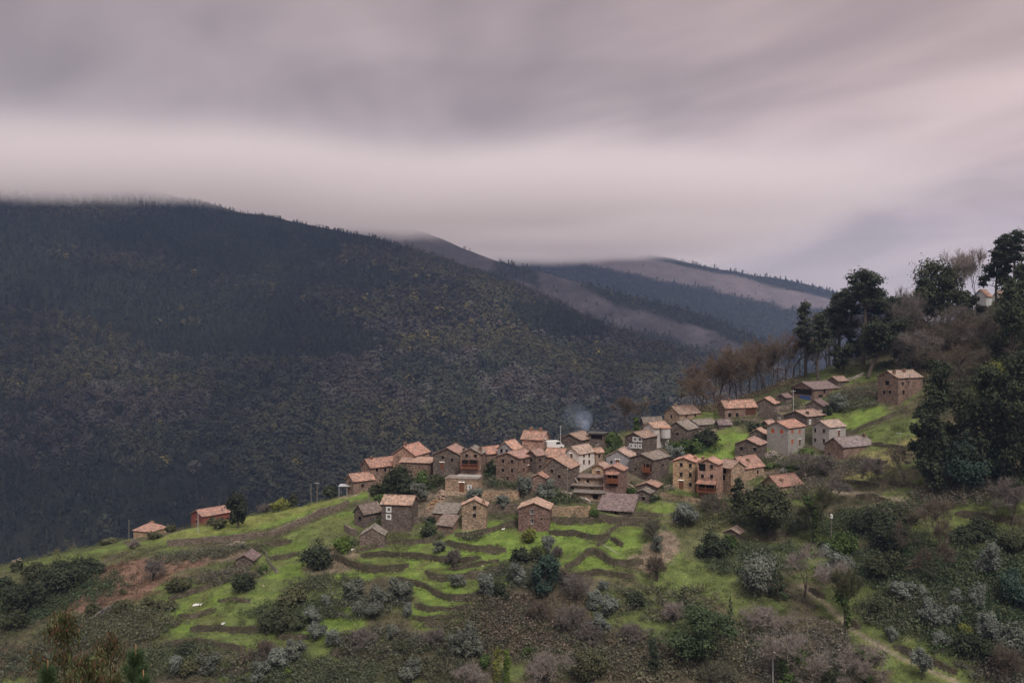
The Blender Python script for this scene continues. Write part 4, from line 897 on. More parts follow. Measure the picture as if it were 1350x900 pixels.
h_('stone_house', 'dark stone house with a reddish wooden balcony high on its wall', 831,861,882,606,638,'dk','gy','A',6,1.2, [('B',874,613,'w'),('A',838,618,'w',.6,.7)], extra=balcony(.06,.42,.50,.9,'A',False,2.0,True), ch=[(.8,.2,.7)])
h_('shed', 'tiny open shed with a bright red-orange roof below the dark balcony house', 840,866,873,642,653,'dk','or','A',5,1.0, [('A',856,646,'x',2.0,1.2)], cat='shed')
h_('stone_hut', 'small dark stone hut left below the tiny red-roofed shed', 839,856,861,650,664,'dk','gy','A',4,1.0, [('A',848,657,'x',.8,1.0)], cat='hut')
h_('stone_house', 'ochre three-storey house with rows of small dark windows, left half of the big pair', 887,916,923,609,650,'oc','or','A',5,1.0, [('A',898,612.6,'w'),('A',910,613.4,'w'),('A',898,625,'w'),('A',910,625.8,'w'),('A',898,639,'d',1.2,2.2),('A',910,638.5,'w')], ch=[(.1,.5,.8)])
h_('stone_house', 'pinkish three-storey house with a tiled veranda, right half of the big pair', 920,946,953,612,661,'pk','or','A',6,1.0, [('A',924.5,611.5+4,'x',1.7,1.9),('A',938,615,'w'),('A',926,627.5,'w'),('A',938,628,'w')], ch=[(.85,.4,.8)], extra=balcony(.06,.98,.26,1.5,'A',True,1.9))
h_('stone_house', 'low-eaved wing joining the pinkish veranda house to the wide old roof', 946,964,982,617,656,'ta','ol','B',8,1.0, [('A',955,621,'x',1.2,1.2),('A',953,629,'x',1.6,1.4)])
h_('stone_house', 'house under a wide weathered hipped roof at the right end of the ochre row', 958,982,1007,617,636,'ta','ol','A',12,1.3, [('B',999,622,'w')], ch=[(.25,.4,.6)])
h_('ruined_house', 'dark ruined gable house with four empty black windows', 969,1001,1011,586.5,610,'dk','pi','A',6.5,1.0, [('A',977.5,591,'x'),('A',995,592,'x'),('A',978,601.5,'x'),('A',995,603,'x')])
h_('stone_house', 'small dark house with an orange roof touching the orange-shuttered house', 988,1008,1014,572,584,'dk','or','A',6,1.0, [('A',997,576,'x',.7,.7)])
h_('stone_house', 'tall grey plastered house with bright orange shutters', 1011,1039,1061,564,602,'gr','or','A',7,1.2, [('A',1018.7,567.8,'o'),('A',1030.5,568.6,'o'),('B',1044.5,568,'o',.9,1.3),('B',1054.5,568.6,'o',.8,1.2),('B',1044.5,582,'o',.9,1.3),('B',1054.5,583,'d',.9,1.8)], ch=[(.5,.1,.8)])
h_('stone_house', 'pale grey house with two pairs of dark windows right of the orange-shuttered one', 1071,1093,1115,563,596,'gr','pi','A',7,1.2, [('A',1074.5,567,'w'),('A',1086,568,'w'),('A',1074.5,580,'w'),('A',1086,581,'w'),('B',1106,571,'d',.8,1.8)])
h_('stone_house', 'dark low gable house behind the orange-shuttered house', 1035,1064,1088,549,564,'dk','pi','A',6,1.2, [('B',1068,556,'f',.4,.9)], ch=[(.15,.2,.6)])
h_('stone_house', 'little dark gable house between olive tree and upper open barn', 1062,1085,1093,535,547,'dk','pu','A',7,1.0, [('A',1082,543,'f',.5,.5)])
h_('barn', 'open-fronted old barn with a sagging slate roof and a blue tarpaulin', 1043,1073,1108,513,529,'br','pu','A',8,1.4, [('B',1087,516,'x',1.0,1.2),('B',1082,522,'x',1.8,.8)], cat='barn', extra=tarp)
h_('stone_hut', 'tiny hut with a pink tile roof just above the open barn', 1091,1105,1118,502,511,'dk','pi','A',5,1.2, cat='hut')
h_('stone_house', 'tall stone house with two chimneys, uppermost on the right below the cork oak', 1157,1184,1216,498,534,'br','pi','A',8,1.3, [('A',1169.5,504.7,'x',1.5,1.3),('A',1165.5,516.8,'w',.9,1.0),('A',1173,516.8,'w',.9,1.0),('B',1190.5,505.6,'w'),('B',1191.5,517,'w',.9,1.2),('B',1198.5,503.5,'w',.6,.9)], ch=[(.25,.05,1.0),(.35,.55,1.0)])
h_('barn', 'long barn with a purplish slate roof at the foot of the pale sloping field', 1087,1112,1152,589,607,'br','pu','A',10,1.7, [('A',1093,599,'x',.8,1.0)], cat='barn', ch=[(.4,.93,.8)])
h_('stone_house', 'long house with a bright orange roof and a wooden gallery, high on the ridge', 947,956,997,537,554,'br','or','A',8,3.0, [('B',962,547,'x',1.1,1.2),('B',972,547,'x',1.1,1.2)], ch=[(.5,.2,.6)], extra=loggia(.66,.97))
h_('stone_house', 'dark gable house with an orange roof just right of the long gallery house', 996,1020,1027,532,546,'dk','or','A',7,1.0, [], ch=[(.1,.9,.8)])
h_('ruined_house', 'roofless gable ruin with grass along its wall tops below the long gallery house', 999,1031,1040,547,558,'dk','none','A',6,1.0, cat='ruin')
h_('shed', 'low dark annexe between the small orange gable and the open barn', 1024,1036,1044,524,533,'dk','pu','A',4,1.2, cat='annexe')
h_('shed', 'small pink-roofed annexe peeping out behind the orange-shuttered house', 1003,1014,1023,560,570,'dk','pi','A',5,1.2, cat='annexe')
h_('slate_shed', 'low slate-roofed shed left of the dark round bush on the bright green slope', 904,921,946,560,567,'dk','gy','A',5,1.4, cat='shed')
h_('slate_shed', 'low slate-roofed shed right above the bright green slope', 943,948,964,559,567,'dk','pu','A',5,2.2, cat='shed')
h_('stone_house', 'low house with a broad pinkish roof and stub chimney in front of the rubble yard', 1004,1027,1058,641,650,'ta','ol','A',11,1.4, [('A',1013,645,'x',.8,1.0)], ch=[(.2,.25,.6)])
h_('stone_house', 'flat-topped stone block with a doorway under the terrace of the balcony house', 587,630,636,632,650,'ta','gy','flat',0,.5, [('A',608.5,642,'d',1.3,2.4),('A',619,642,'f',.5,.7)], over=.1)
h_('ruined_hut', 'ruined hut with a curved slate gable below the slate-roofed cube house', 474,507,511,706,721,'dk','gy','A',10,.8, cat='ruin', over=.15)
h_('stone_house', 'cube-shaped stone house with a grey slate roof, lower left of the village', 467,480,503,677,697,'dk','gy','A',10,1.5, [('A',474,683.5,'x',1.2,1.2),('B',494,684,'s',.9,1.1)])
h_('barn', 'low barn with a ragged slate roof left of the pale tower house', 571,601,608,677,690,'br','gy','SA',8,.7, [('A',590,680,'x',.5,.4)], cat='barn')
h_('shed', 'lean-to with a brown slate roof in front of the low ragged barn', 577,596,604,693,705,'br','gy','SA',9,.7, cat='shed')
h_('stone_house', 'broad dark stone house with two white-painted window frames', 503,542,551,665,700,'dk','or','B',8,.8, [('A',512.5,671.5,'f',.7,.8),('A',512.3,681,'f',.7,.8)])
h_('stone_house', 'pale tower-like house with two windows one above the other and a red roof', 609,641,643,666,700,'ta','or','A',7.5,.9, [('A',625.5,669.2,'w'),('A',625.5,679.4,'w')], ch=[(.12,.15,.6)])
h_('white_house', 'left one of two white gabled houses among the trees near the hilltop', 1284,1300,1308,390,404,'ww','or','A',8,1.2, [('A',1290,394,'w')], Y=326, group='white houses among the trees')
h_('white_house', 'white gabled house with a tall white chimney near the hilltop', 1308,1321,1329,391,404,'ww','or','A',7,1.1, [('A',1316,396,'w')], ch=[(.1,.5,2.6)], Y=328, group='white houses among the trees')
h_('stone_hut', 'overgrown hut roof peeping out between two dark evergreen bushes', 955,974,981,703,711,'dk','pi','A',5,1.0, cat='hut')
# ------------------------------------------------------------------ trees and bushes
def cards(c, n, s, asp, r):
    """leaf-clump cards: diamonds at c facing n"""
    n = n / np.linalg.norm(n, axis=1)[:, None]; a = np.cross(n, r.randn(*n.shape)); a /= np.linalg.norm(a, axis=1)[:, None]; b_ = np.cross(n, a)
    s = s[:, None]; V = np.stack([c - a * s * asp, c + b_ * s * .7, c + a * s * asp, c - b_ * s * .7], 1)
    return V.reshape(-1, 3), np.arange(len(c) * 4).reshape(-1, 4)
def lobes_cloud(lobes, n, s, col, r, shell=.55, up=.35, var=.28):
    L = np.array(lobes, float)          # x y z rx ry rz
    wgt = (L[:, 3] * L[:, 4] + L[:, 3] * L[:, 5]) ; k = r.choice(len(L), n, p=wgt / wgt.sum())
    d = r.randn(n, 3); d /= np.linalg.norm(d, axis=1)[:, None]
    shell = shell * .6; rad = (shell + (1 - shell) * r.rand(n) ** .8) * (0.85 + .55 * np.sin(d[:, 0] * 5 + k * 1.7) * np.sin(d[:, 1] * 4 + k) * np.sin(d[:, 2] * 5 + k * 2.3))
    rad *= np.where(r.rand(n) < .18, 1.35, 1.0)
    c = L[k, :3] + d * rad[:, None] * L[k, 3:]
    nr = d / L[k, 3:] * L[k, 3:].mean(1)[:, None] + r.randn(n, 3) * .55 + np.array((0, 0, up))
    V, Fc = cards(c, nr, s * (.6 + .8 * r.rand(n)), 1.15, r)
    cl = np.array(col)[None] * (1 + var * (r.rand(len(L)) - .5) * 1.6)[k][:, None] * (1 + var * 1.6 * (r.rand(n) - .5))[:, None]
    return V, Fc, np.repeat(cl, 4, 0)
def limb(mb, p0, p1, r0, r1, rr, bend=.12, n=4, seg=6):
    p0, p1 = np.array(p0, float), np.array(p1, float); L = np.linalg.norm(p1 - p0); o = np.array([rr.uniform(-1, 1) for _ in range(3)]) * bend * L; o[2] *= .3
    pts = [p0 + (p1 - p0) * t + o * math.sin(math.pi * t) for t in np.linspace(0, 1, n + 1)]; rd = np.linspace(r0, r1, n + 1)
    for i in range(n): mb.tube(pts[i], pts[i + 1], rd[i], rd[i + 1], seg)
    return pts
def bare_skeleton(H, W, rr, dens, tw=.035, low=.25):
    mb = MB(); tw_p = []
    def grow(p, d, L, rad, dep):
        d = d / np.linalg.norm(d); q = p + d * L
        if dep <= 2: mb.tube(p, q, rad, rad * .68, 5 if dep else 6)
        else: tw_p.append((p, q, max(rad, tw)))
        if dep >= 6 or L < .22: return
        n = (2 if rr.random() < .55 else 3) if dep < 5 else 2
        for _ in range(n):
            ax = np.array([rr.gauss(0, 1) for _ in range(3)]); nd = d + ax * (.42 if dep else .34) * (W / H + .45); nd[2] += .16
            st = q if rr.random() < .6 else p + d * L * rr.uniform(.5, .9)
            grow(st, nd, L * rr.uniform(.62, .86), rad * .62, dep + 1)
    for _ in range(dens):
        a = rr.uniform(0, 6.28); grow(np.array((rr.uniform(-.1, .1) * W * .3, rr.uniform(-.1, .1) * W * .3, -.5)), np.array((math.cos(a) * .18 * W / H, math.sin(a) * .18 * W / H, 1.0)), H * low + .5, .0115 * H + .025, 0)
    A = np.array([t[0] for t in tw_p]); B = np.array([t[1] for t in tw_p]); Rr = np.array([t[2] for t in tw_p])
    # fit to the asked size
    allv = np.array(mb.v); m = np.concatenate([allv, B]); sx = W / max(np.ptp(m[:, 0]) * .92, .1); sy = W / max(np.ptp(m[:, 1]) * .92, .1); sz = H / max(m[:, 2].max(), .1)
    S = np.array((sx, sy, sz)); mb.v = [tuple(v) for v in allv * S]; return mb, A * S, B * S, Rr
def twigs(A, B, Rr, col, r, extra=3):
    """fine twigs: thin strips on the skeleton's ends plus side shoots"""
    D = B - A; L = np.linalg.norm(D, axis=1); k = np.repeat(np.arange(len(A)), extra)
    t = r.rand(len(k)); P0 = A[k] + D[k] * t[:, None]; E = D[k] / (L[k][:, None] + 1e-6) * .7 + r.randn(len(k), 3) * .6; E[:, 2] += .25
    P1 = P0 + E * (L[k] * (.5 + .6 * r.rand(len(k))))[:, None]
    P = np.concatenate([A, P0]); Q = np.concatenate([B, P1]); rad = np.concatenate([np.minimum(Rr, .06), np.full(len(k), .033)])
    d = Q - P; a = np.cross(d, r.randn(*d.shape)); a /= np.linalg.norm(a, axis=1)[:, None] + 1e-9; a *= rad[:, None]
    V = np.stack([P - a, P + a, Q + a * .35, Q - a * .35], 1).reshape(-1, 3)
    c = np.array(col)[None] * (.75 + .5 * r.rand(len(P)))[:, None]
    return V, np.arange(len(V)).reshape(-1, 4), np.repeat(c, 4, 0)
CK = {'oak': (.060, .066, .036), 'dark': (.044, .056, .032), 'green': (.066, .100, .030), 'bright': (.105, .150, .035), 'blue': (.044, .070, .054), 'olive': (.166, .182, .156), 'olived': (.140, .150, .122),
      'pine': (.046, .056, .036), 'ypine': (.062, .088, .042), 'bare': (.250, .210, .190), 'rust': (.150, .108, .080), 'russet': (.128, .102, .080), 'heath': (.125, .118, .085), 'yellow': (.155, .165, .045), 'grey': (.165, .142, .128), 'moss': (.090, .092, .048)}
KNAME = {'round': ('evergreen_tree', 'tree'), 'bush': ('bush', 'bush'), 'olive': ('olive_tree', 'olive tree'), 'pine': ('pine_tree', 'pine tree'), 'umb': ('pine_tree', 'pine tree'), 'bare': ('bare_tree', 'bare tree'),
         'shrub': ('bare_shrub', 'shrub'), 'tall': ('evergreen_tree', 'tree'), 'col': ('ivy_clad_tree', 'tree'), 'cone': ('young_pine', 'pine tree'), 'ivy': ('ivy_clad_tree', 'tree'), 'lean': ('cork_oak', 'tree')}
TSEED = [50]
def plant(kind, col, u, v, hp, wp, label, group=None, Y=None):
    TSEED[0] += 1; sd = TSEED[0]; r = np.random.RandomState(sd); rr = random.Random(sd)
    B = at(u, v, 150, 345) if Y is None else np.array(P(u, v, Y)); s = B[1] / F; Hh, W = hp * s, wp * s * 1.12
    B = B.copy(); B[2] -= .1
    name, cat = KNAME[kind]; c = CK[col]; root = empty(name, tuple(B)); tag(root, label, cat, group or {'olive': 'olive trees on the terraces', 'bare': 'leafless trees on the slopes', 'shrub': 'leafless shrubs on the slopes', 'bush': 'evergreen bushes on the slopes'}.get(kind, 'evergreen trees on the slopes'))
    mb = MB(); lobes = []; leaf = .26; dens = 24; shell = .5
    if kind in ('bare', 'shrub', 'ivy'):
        mb, A_, B_, Rr = bare_skeleton(Hh, W, rr, 1 if kind == 'bare' else (2 if kind == 'ivy' else 5), low=.24 if kind != 'shrub' else .12)
        if len(A_) > 1500: k_ = r.choice(len(A_), 1500, replace=False); A_, B_, Rr = A_[k_], B_[k_], Rr[k_]
        V, Fc, C = twigs(A_, B_, Rr, c, r, max(2, min(9, int((4200 if kind == 'shrub' else 7000) / max(len(A_), 1)))))
        t_ = mb.build('trunk', BARK, root); 
        link('crown', npmesh('crown', V, Fc, C), LEAF, root)
        if kind == 'ivy':
            lobes = [(rr.uniform(-.08, .08) * W, rr.uniform(-.08, .08) * W, Hh * z, W * .13, W * .13, Hh * .11) for z in (.12, .25, .38, .52, .66)] + [(rr.uniform(-.25, .25) * W, 0, Hh * rr.uniform(.5, .8), W * .13, W * .13, Hh * .1) for _ in range(3)]
            V, Fc, C = lobes_cloud(lobes, 900, np.full(900, .24), CK['green'], r, .5); link('ivy', npmesh('ivy', V, Fc, C), LEAF, root)
        return root
    tr = max(.07, .022 * Hh)
    if kind == 'bush':
        n = rr.randint(6, 10)
        for i in range(n):
            a = rr.uniform(0, 6.28); q = rr.uniform(0, .36) * W; z = rr.uniform(.25, .72) * Hh * (1 - .5 * q / (W * .5)); k = rr.uniform(.17, .30)
            lobes.append((math.cos(a) * q, math.sin(a) * q, z, W * k, W * k, min(W * k, Hh * .34)))
        for i in range(4): a = rr.uniform(0, 6.28); mb.tube((0, 0, -.5), (math.cos(a) * W * .2, math.sin(a) * W * .2, Hh * .5), tr, tr * .4, 5)
    elif kind == 'olive':
        n = rr.randint(9, 13); pts = limb(mb, (0, 0, -.5), (rr.uniform(-.08, .08) * W, 0, Hh * .28), tr * 1.5, tr, rr)
        for i in range(n):
            a = 6.28 * i / n + rr.uniform(-.4, .4); q = rr.uniform(.05, .36) * W; z = rr.uniform(.24, .86) * Hh; k = rr.uniform(.15, .25)
            lobes.append((math.cos(a) * q, math.sin(a) * q, z, W * k, W * k, Hh * k * 1.0)); limb(mb, pts[-1], (math.cos(a) * q, math.sin(a) * q, z), tr * .6, tr * .2, rr, .15, 2, 5)
        leaf = .19; dens = 34; shell = .35
    elif kind in ('round', 'lean'):
        lx = -.18 * W if kind == 'lean' else rr.uniform(-.04, .04) * W; ox = (.22 * W if kind == 'lean' else 0)
        pts = limb(mb, (lx, 0, -.6), (ox * .2, 0, Hh * .42), tr * 1.5, tr, rr, .08)
        n = rr.randint(16, 22)
        for i in range(n):
            a = rr.uniform(0, 6.28); z = rr.uniform(.22 if kind == 'round' else .42, .88); q = rr.uniform(.1, .40) * W * math.sqrt(max(.1, 1 - ((z - .55) / .48) ** 2)); k = rr.uniform(.13, .23)
            p = (math.cos(a) * q + ox * .3, math.sin(a) * q, z * Hh); lobes.append((*p, W * k, W * k, Hh * k * .8))
            if i % 2 == 0: limb(mb, pts[-1], p, tr * .55, tr * .15, rr, .12, 3, 5)
        leaf = .30
    elif kind == 'tall':
        pts = limb(mb, (0, 0, -1), (rr.uniform(-.06, .06) * W, 0, Hh * .9), tr * 1.2, tr * .3, rr, .04, 6)
        n = rr.randint(26, 34)
        for i in range(n):
            z = .08 + .86 * i / n; wd = math.sin(math.pi * min(1, .18 + z * .85)) ** .6; a = rr.uniform(0, 6.28); q = rr.uniform(.08, .38) * W * wd; k = rr.uniform(.13, .23)
            p = (math.cos(a) * q, math.sin(a) * q, z * Hh); lobes.append((*p, W * k, W * k, W * k * rr.uniform(.8, 1.15)))
            limb(mb, (0, 0, max(.05, z - .08) * Hh), p, tr * .3, tr * .1, rr, .1, 2, 5)
        leaf = .32
    elif kind in ('pine', 'umb'):
        lean = rr.uniform(-.08, .08) * W; pts = limb(mb, (0, 0, -.6), (lean, 0, Hh * .93), tr, tr * .4, rr, .03, 6)
        n = rr.randint(16, 21); z0 = .42 if kind == 'pine' else .66
        for i in range(n):
            f_ = i / (n - 1); z = z0 + (.97 - z0) * f_; a = i * 2.4 + rr.uniform(-.5, .5)
            q = (W * .36 * (1 - f_ * .75) if kind == 'pine' else W * .38 * math.sqrt(max(.05, 1 - ((f_ - .35) / .75) ** 2))) * rr.uniform(.25, 1.15); k = rr.uniform(.12, .21)
            p = (math.cos(a) * q + lean * z, math.sin(a) * q, z * Hh); lobes.append((*p, W * k, W * k, W * k * (.66 if kind == 'pine' else .5)))
            limb(mb, (lean * z, 0, (z - .05) * Hh), p, tr * .35, tr * .12, rr, .1, 2, 5)
        leaf = .27; dens = 30; shell = .3
    elif kind == 'cone':
        limb(mb, (0, 0, -.5), (0, 0, Hh * .96), tr, tr * .3, rr, .02, 5); n = 16
        for i in range(n):
            z = .12 + .86 * i / n; q = W * .30 * (1 - z) + .04 * W; a = i * 2.4
            lobes.append((math.cos(a) * q, math.sin(a) * q, z * Hh, W * .2 * (1.15 - z), W * .2 * (1.15 - z), Hh * .06))
        leaf = .2; shell = .2
    elif kind == 'col':
        limb(mb, (0, 0, -.5), (0, 0, Hh * .9), tr, tr * .4, rr, .03, 4)
        for i in range(8): lobes.append((rr.uniform(-.14, .14) * W, rr.uniform(-.14, .14) * W, Hh * (.1 + .82 * i / 7), W * rr.uniform(.26, .4), W * rr.uniform(.26, .4), Hh * .12))
    mb.build('trunk', BARK, root)
    L = np.array(lobes); area = (4 * math.pi * (L[:, 3] * L[:, 5])).sum(); leaf = leaf * min(1.25, max(.7, B[1] / 230)) * min(1, max(.62, W / 5))
    n = int(min(7000, max(260, dens / 24 * area * 1.25 / (leaf * leaf * 1.6))))
    V, Fc, C = lobes_cloud(lobes, n, np.full(n, leaf), c, r, shell)
    link('crown', npmesh('crown', V, Fc, C), LEAF, root); return root
p_ = plant
# --- hilltop on the right
p_('pine','pine',1062,499,101,34,'taller of two dark pines standing clear above the open barn')
p_('pine','pine',1079,503,90,40,'shorter right twin of the two dark pines above the open barn')
p_('umb','pine',1137,482,126,66,'tall umbrella pine with a wide open crown on the skyline')
p_('pine','pine',1107,478,100,50,'leaning pine left of the wide umbrella pine')
p_('lean','dark',1160,495,80,76,'dark cork oak with a leaning trunk above the uppermost big house')
p_('round','dark',1111,490,38,28,'small dark round-headed tree between the twin pines and cork oak')
p_('round','oak',1243,432,96,92,'huge ivy-covered oak standing left of the white houses')
p_('pine','pine',1218,415,78,44,'pine rising behind the left side of the huge ivy-covered oak')
p_('pine','pine',1250,408,78,38,'pine top rising directly behind the huge ivy-covered oak')
p_('bare','bare',1266,415,90,34,'pale leafless tree poking above the huge ivy-covered oak')
p_('bare','bare',1288,414,86,30,'pale leafless tree above the white house roof')
p_('pine','pine',1314,412,84,48,'round-topped pine behind the white house with the tall chimney')
p_('umb','pine',1340,412,108,48,'highest pine in the top right, with layered open pads')
p_('round','dark',1352,420,80,46,'dark tree at the right picture edge under the highest pine')
for q in [(1092,482,76,34,'grey leafless tree just right of the twin pines'),(1122,474,72,40,'grey leafless tree under the leaning pine'),(1150,462,62,36,'grey leafless tree right below the umbrella pine crown'),(1186,470,84,42,'purplish leafless tree right of the cork oak'),(1203,455,76,34,'thin leafless tree against the sky left of the huge oak')]: p_('bare','grey',*q)
for q in [(1212,458,40,46,'rust-brown leafless shrub on the upper slope below the pine trunks'),(1243,468,44,52,'rust-brown leafless shrub below the huge ivy-covered oak'),(1275,458,46,48,'rust-brown leafless shrub below the left white house'),(1302,464,48,44,'rust-brown leafless shrub below the tall white chimney'),(1232,492,36,52,'russet shrub above the tall evergreen at the field edge'),(1268,494,40,50,'russet shrub on the bank under the upper road'),(1300,492,40,40,'russet shrub beside the big dark evergreen')]: p_('shrub','russet',*q)
for q in [(1075,478,58,36,'brownish leafless tree behind the feet of the twin pines'),(1100,462,66,34,'brownish leafless tree just left of the umbrella pine trunk'),(1133,452,60,40,'brownish leafless tree filling the space behind the umbrella pine trunk'),(1165,440,60,40,'brownish leafless tree behind the cork oak crown'),(1178,458,70,42,'brownish leafless tree right behind the cork oak'),(1196,438,66,36,'brownish leafless tree on the crest left of the huge oak'),(1214,440,50,40,'brownish leafless tree at the foot of the huge oak on its left'),(1226,456,46,44,'brownish leafless tree under the huge oak crown'),(1262,446,44,46,'brownish leafless tree right of the huge oak trunk'),(1290,440,34,44,'brownish leafless tree directly below the left white house'),(1318,446,34,44,'brownish leafless tree below the white house with the tall chimney'),(1250,480,44,50,'brownish leafless tree on the upper bank above the tall evergreens'),(1282,478,44,48,'brownish leafless tree beside the yellow-green bushy tree'),(1200,488,40,34,'brownish leafless tree left above the uppermost big house')]: p_('bare','rust' if q[0]%2 else 'grey',*q)
p_('round','dark',1340,470,110,70,'dark broad tree on the right edge between the skyline pines and lower evergreens')
p_('umb','pine',1326,405,92,44,'broad pine crown between the two right-hand skyline pines')
p_('umb','pine',1120,474,104,44,'pine leaning against the left of the umbrella pine')
for q in [(1094,480,82,42,'pine in front of the leaning pine, left edge of the skyline group'),(1152,470,92,50,'pine crown right of the tall umbrella pine'),(1180,466,74,46,'low broad pine between cork oak and the huge ivy oak'),(1232,400,60,44,'pine behind the huge ivy oak, furthest left on its crest')]: p_('umb' if q[0]!=1180 else 'pine','pine',*q)
for q in [(1208,444,62,52,'dark evergreen at the left foot of the huge ivy oak'),(1267,434,56,40,'dark evergreen at the right of the huge ivy oak')]: p_('round','oak',*q)
p_('bush','dark',1215,490,26,44,'low dark bush right of the uppermost big house')
p_('bush','dark',1322,424,20,34,'dark bush in front of the white houses')
p_('bush','oak',1292,412,13,18,'small bush hiding the foot of the left white house')
p_('tall','dark',1236,646,180,60,'tall evergreen with a ragged crown at the right edge of the sloping field')
p_('tall','dark',1218,628,96,36,'lower dark tree leaning over the sloping field beside the tallest evergreen')
p_('tall','dark',1298,640,165,70,'broad dark evergreen right of the ragged tall one')
p_('tall','dark',1345,654,200,74,'massive dark evergreen cut by the right picture edge')
p_('round','dark',1335,520,128,84,'large dark round crown below the right-hand pines')
p_('bush','yellow',1312,524,62,50,'yellow-green bushy tree between two big dark evergreens')
p_('tall','oak',1266,600,90,54,'olive-green evergreen filling the gap right of the ragged tall one')
p_('bush','blue',1272,644,76,84,'blue-green dense bush at the foot of the big evergreens')
p_('bush','blue',1312,634,52,46,'brighter green bush right of the blue-green dense bush')
p_('tall','dark',1330,605,120,60,'dark evergreen behind the blue-green dense bush')
# --- brown wood behind the village
for i, q in enumerate([(910,545,44,36,'the low rusty one at the left end'),(934,540,60,42,'the second from the left end'),(960,530,74,50,'just behind the long gallery house chimney'),(986,522,78,48,'behind the right half of the long gallery house'),(1006,515,74,46,'above the small dark gable with orange roof'),(1026,508,74,46,'left of the open barn'),(1046,502,74,40,'touching the twin pines'),(946,520,62,42,'in the back row, on the left'),(976,505,64,44,'in the back row, middle'),(1010,492,56,46,'in the back row, right'),(1036,484,58,38,'topmost at the crest of the wood'),(922,546,54,44,'in front between the low rusty one and the second'),(948,534,66,46,'in front left of the long gallery house'),(972,518,76,48,'in the middle row above the long gallery house roof'),(996,506,70,46,'in the middle row left of the small hut'),(1018,498,66,44,'in the middle row below the crest'),(1054,492,60,34,'right behind the twin pines')]):
    p_('bare', 'rust' if i % 3 else 'russet', *q[:4], 'rusty leafless tree, ' + q[4], 'rusty leafless trees of the wood behind the village')
p_('bare','russet',829,566,46,34,'lone brown leafless tree rising behind the low slate roof')
p_('bare','grey',856,560,36,26,'small grey leafless tree behind the ochre upper house')
p_('col','green',838,569,20,11,'narrow green shrub beside the lone brown tree')
# --- along the left crest
p_('round','pine',314,696,47,28,'lone round-topped pine on the bright sloping meadow')
p_('bush','yellow',369,666,20,24,'pale green round tree on the crest of the meadow')
p_('round','oak',386,662,20,13,'small dark tree right of the pale green round tree on the crest')
p_('shrub','grey',350,668,15,17,'greyish leafless shrub left of the pale green round tree')
p_('bush','moss',226,700,13,18,'mossy bush beside the hipped farmhouse')
p_('bush','moss',281,692,14,18,'mossy bush half hiding the red rendered house')
p_('bush','dark',1128,470,44,30,'dark undergrowth bush between the umbrella pine and cork oak trunks')
p_('bush','oak',1192,478,34,40,'olive-green bush right below the cork oak crown')
p_('bush','moss',206,709,11,24,'mossy bush in front of the right side of the hipped farmhouse')
p_('bush','moss',292,695,15,22,'pale mossy bush between the red rendered house and lone pine')
p_('bush','moss',145,716,11,22,'mossy bush on the crest left of the hipped farmhouse')
p_('shrub','bare',175,722,12,16,'pale leafless shrub on the crest below the hipped farmhouse')
p_('shrub','grey',200,765,30,26,'purple-grey leafless shrub at the edge of the brown bracken')
for q in [(76,782,52,62,'largest dark evergreen bush of the thicket beside the brown bracken'),(103,768,40,44,'dark green bush at the right end of the left thicket'),(40,806,52,60,'dark bush low in the left thicket near the picture edge'),(18,832,48,48,'dark bush at the left picture edge below the thicket'),(48,762,24,34,'small dark bush behind the top of the left thicket'),(8,790,38,34,'dark bush cut by the left picture edge'),(24,752,16,22,'bush beside the tiny tile-roofed house at the far left'),(128,754,14,30,'low bush on the crest above the bracken')]: p_('bush','dark' if q[0] % 3 else 'oak',*q)
for q in [(236,778,24,32,'olive-green bush below the purple-grey shrub on the bracken'),(218,803,18,26,'yellowish green bush at the right end of the bracken'),(161,784,12,11,'single small dark bush in the middle of the bracken'),(160,806,18,26,'mossy bush at the lower edge of the bracken'),(196,800,16,26,'mossy bush above the dark boulder wall'),(120,812,20,30,'mossy bush left below the bracken')]: p_('bush','moss',*q)
# --- bushes in and round the village
p_('bush','dark',436,652,19,32,'dark green bush left of the metal pergola')
p_('bush','dark',527,655,44,48,'big dark round bush between the long low house and the twin-framed house')
p_('bush','green',556,642,26,28,'fresh green bush right of the big dark round bush')
p_('bush','oak',575,640,18,24,'olive-green bush under the broad tiled gable house')
p_('bush','green',505,668,26,24,'green bush behind the cube-shaped slate house')
p_('bush','oak',498,652,18,22,'small bush in front of the small orange-roofed left house')
p_('olive','olived',554,664,28,24,'grey olive tree right behind the twin-framed house')
p_('bush','dark',648,626,30,16,'dark creeper bush between balcony house and four-window house')
for q in [(627,663,22,22,'olive tree in front of the ochre retaining wall, left one'),(691,658,30,22,'olive tree left of the small round-topped hut'),(721,657,30,27,'olive tree right of the small round-topped hut'),(663,670,18,18,'small olive below the ochre retaining wall behind the tower house'),(890,608,22,24,'grey olive tree at the left edge of the bright green slope'),(1105,543,24,28,'grey olive tree right of the little dark gable house'),(903,694,34,34,'large silver olive tree on the lane below the ochre house')]: p_('olive','olive',*q)
p_('bush','green',808,588,22,28,'green bush above the bluish house next to the black shed')
p_('bush','green',906,600,30,30,'left of two round green bushes above the ochre three-storey house')
p_('bush','dark',931,590,30,30,'right darker one of two round bushes above the ochre house')
p_('bush','dark',996,571,18,24,'dark round bush beside the small orange-roofed house on the green slope')
p_('bush','dark',1092,547,15,16,'dark bush below the grey olive by the open barn')
p_('bush','bright',1065,604,15,26,'bright green bush at the foot of the orange-shuttered house')
p_('bush','green',1040,619,9,26,'hedge bush below the rubble heap of the orange-shuttered house')
p_('bush','green',1015,617,9,26,'hedge bush left below the ruined window house')
p_('bush','dark',858,660,10,26,'dark clipped bush below the tiny red-roofed shed')
p_('bush','green',832,652,13,14,'bush at the right corner of the red-brown house')
p_('bush','dark',568,692,14,20,'upper dark bush beside the twin-framed house')
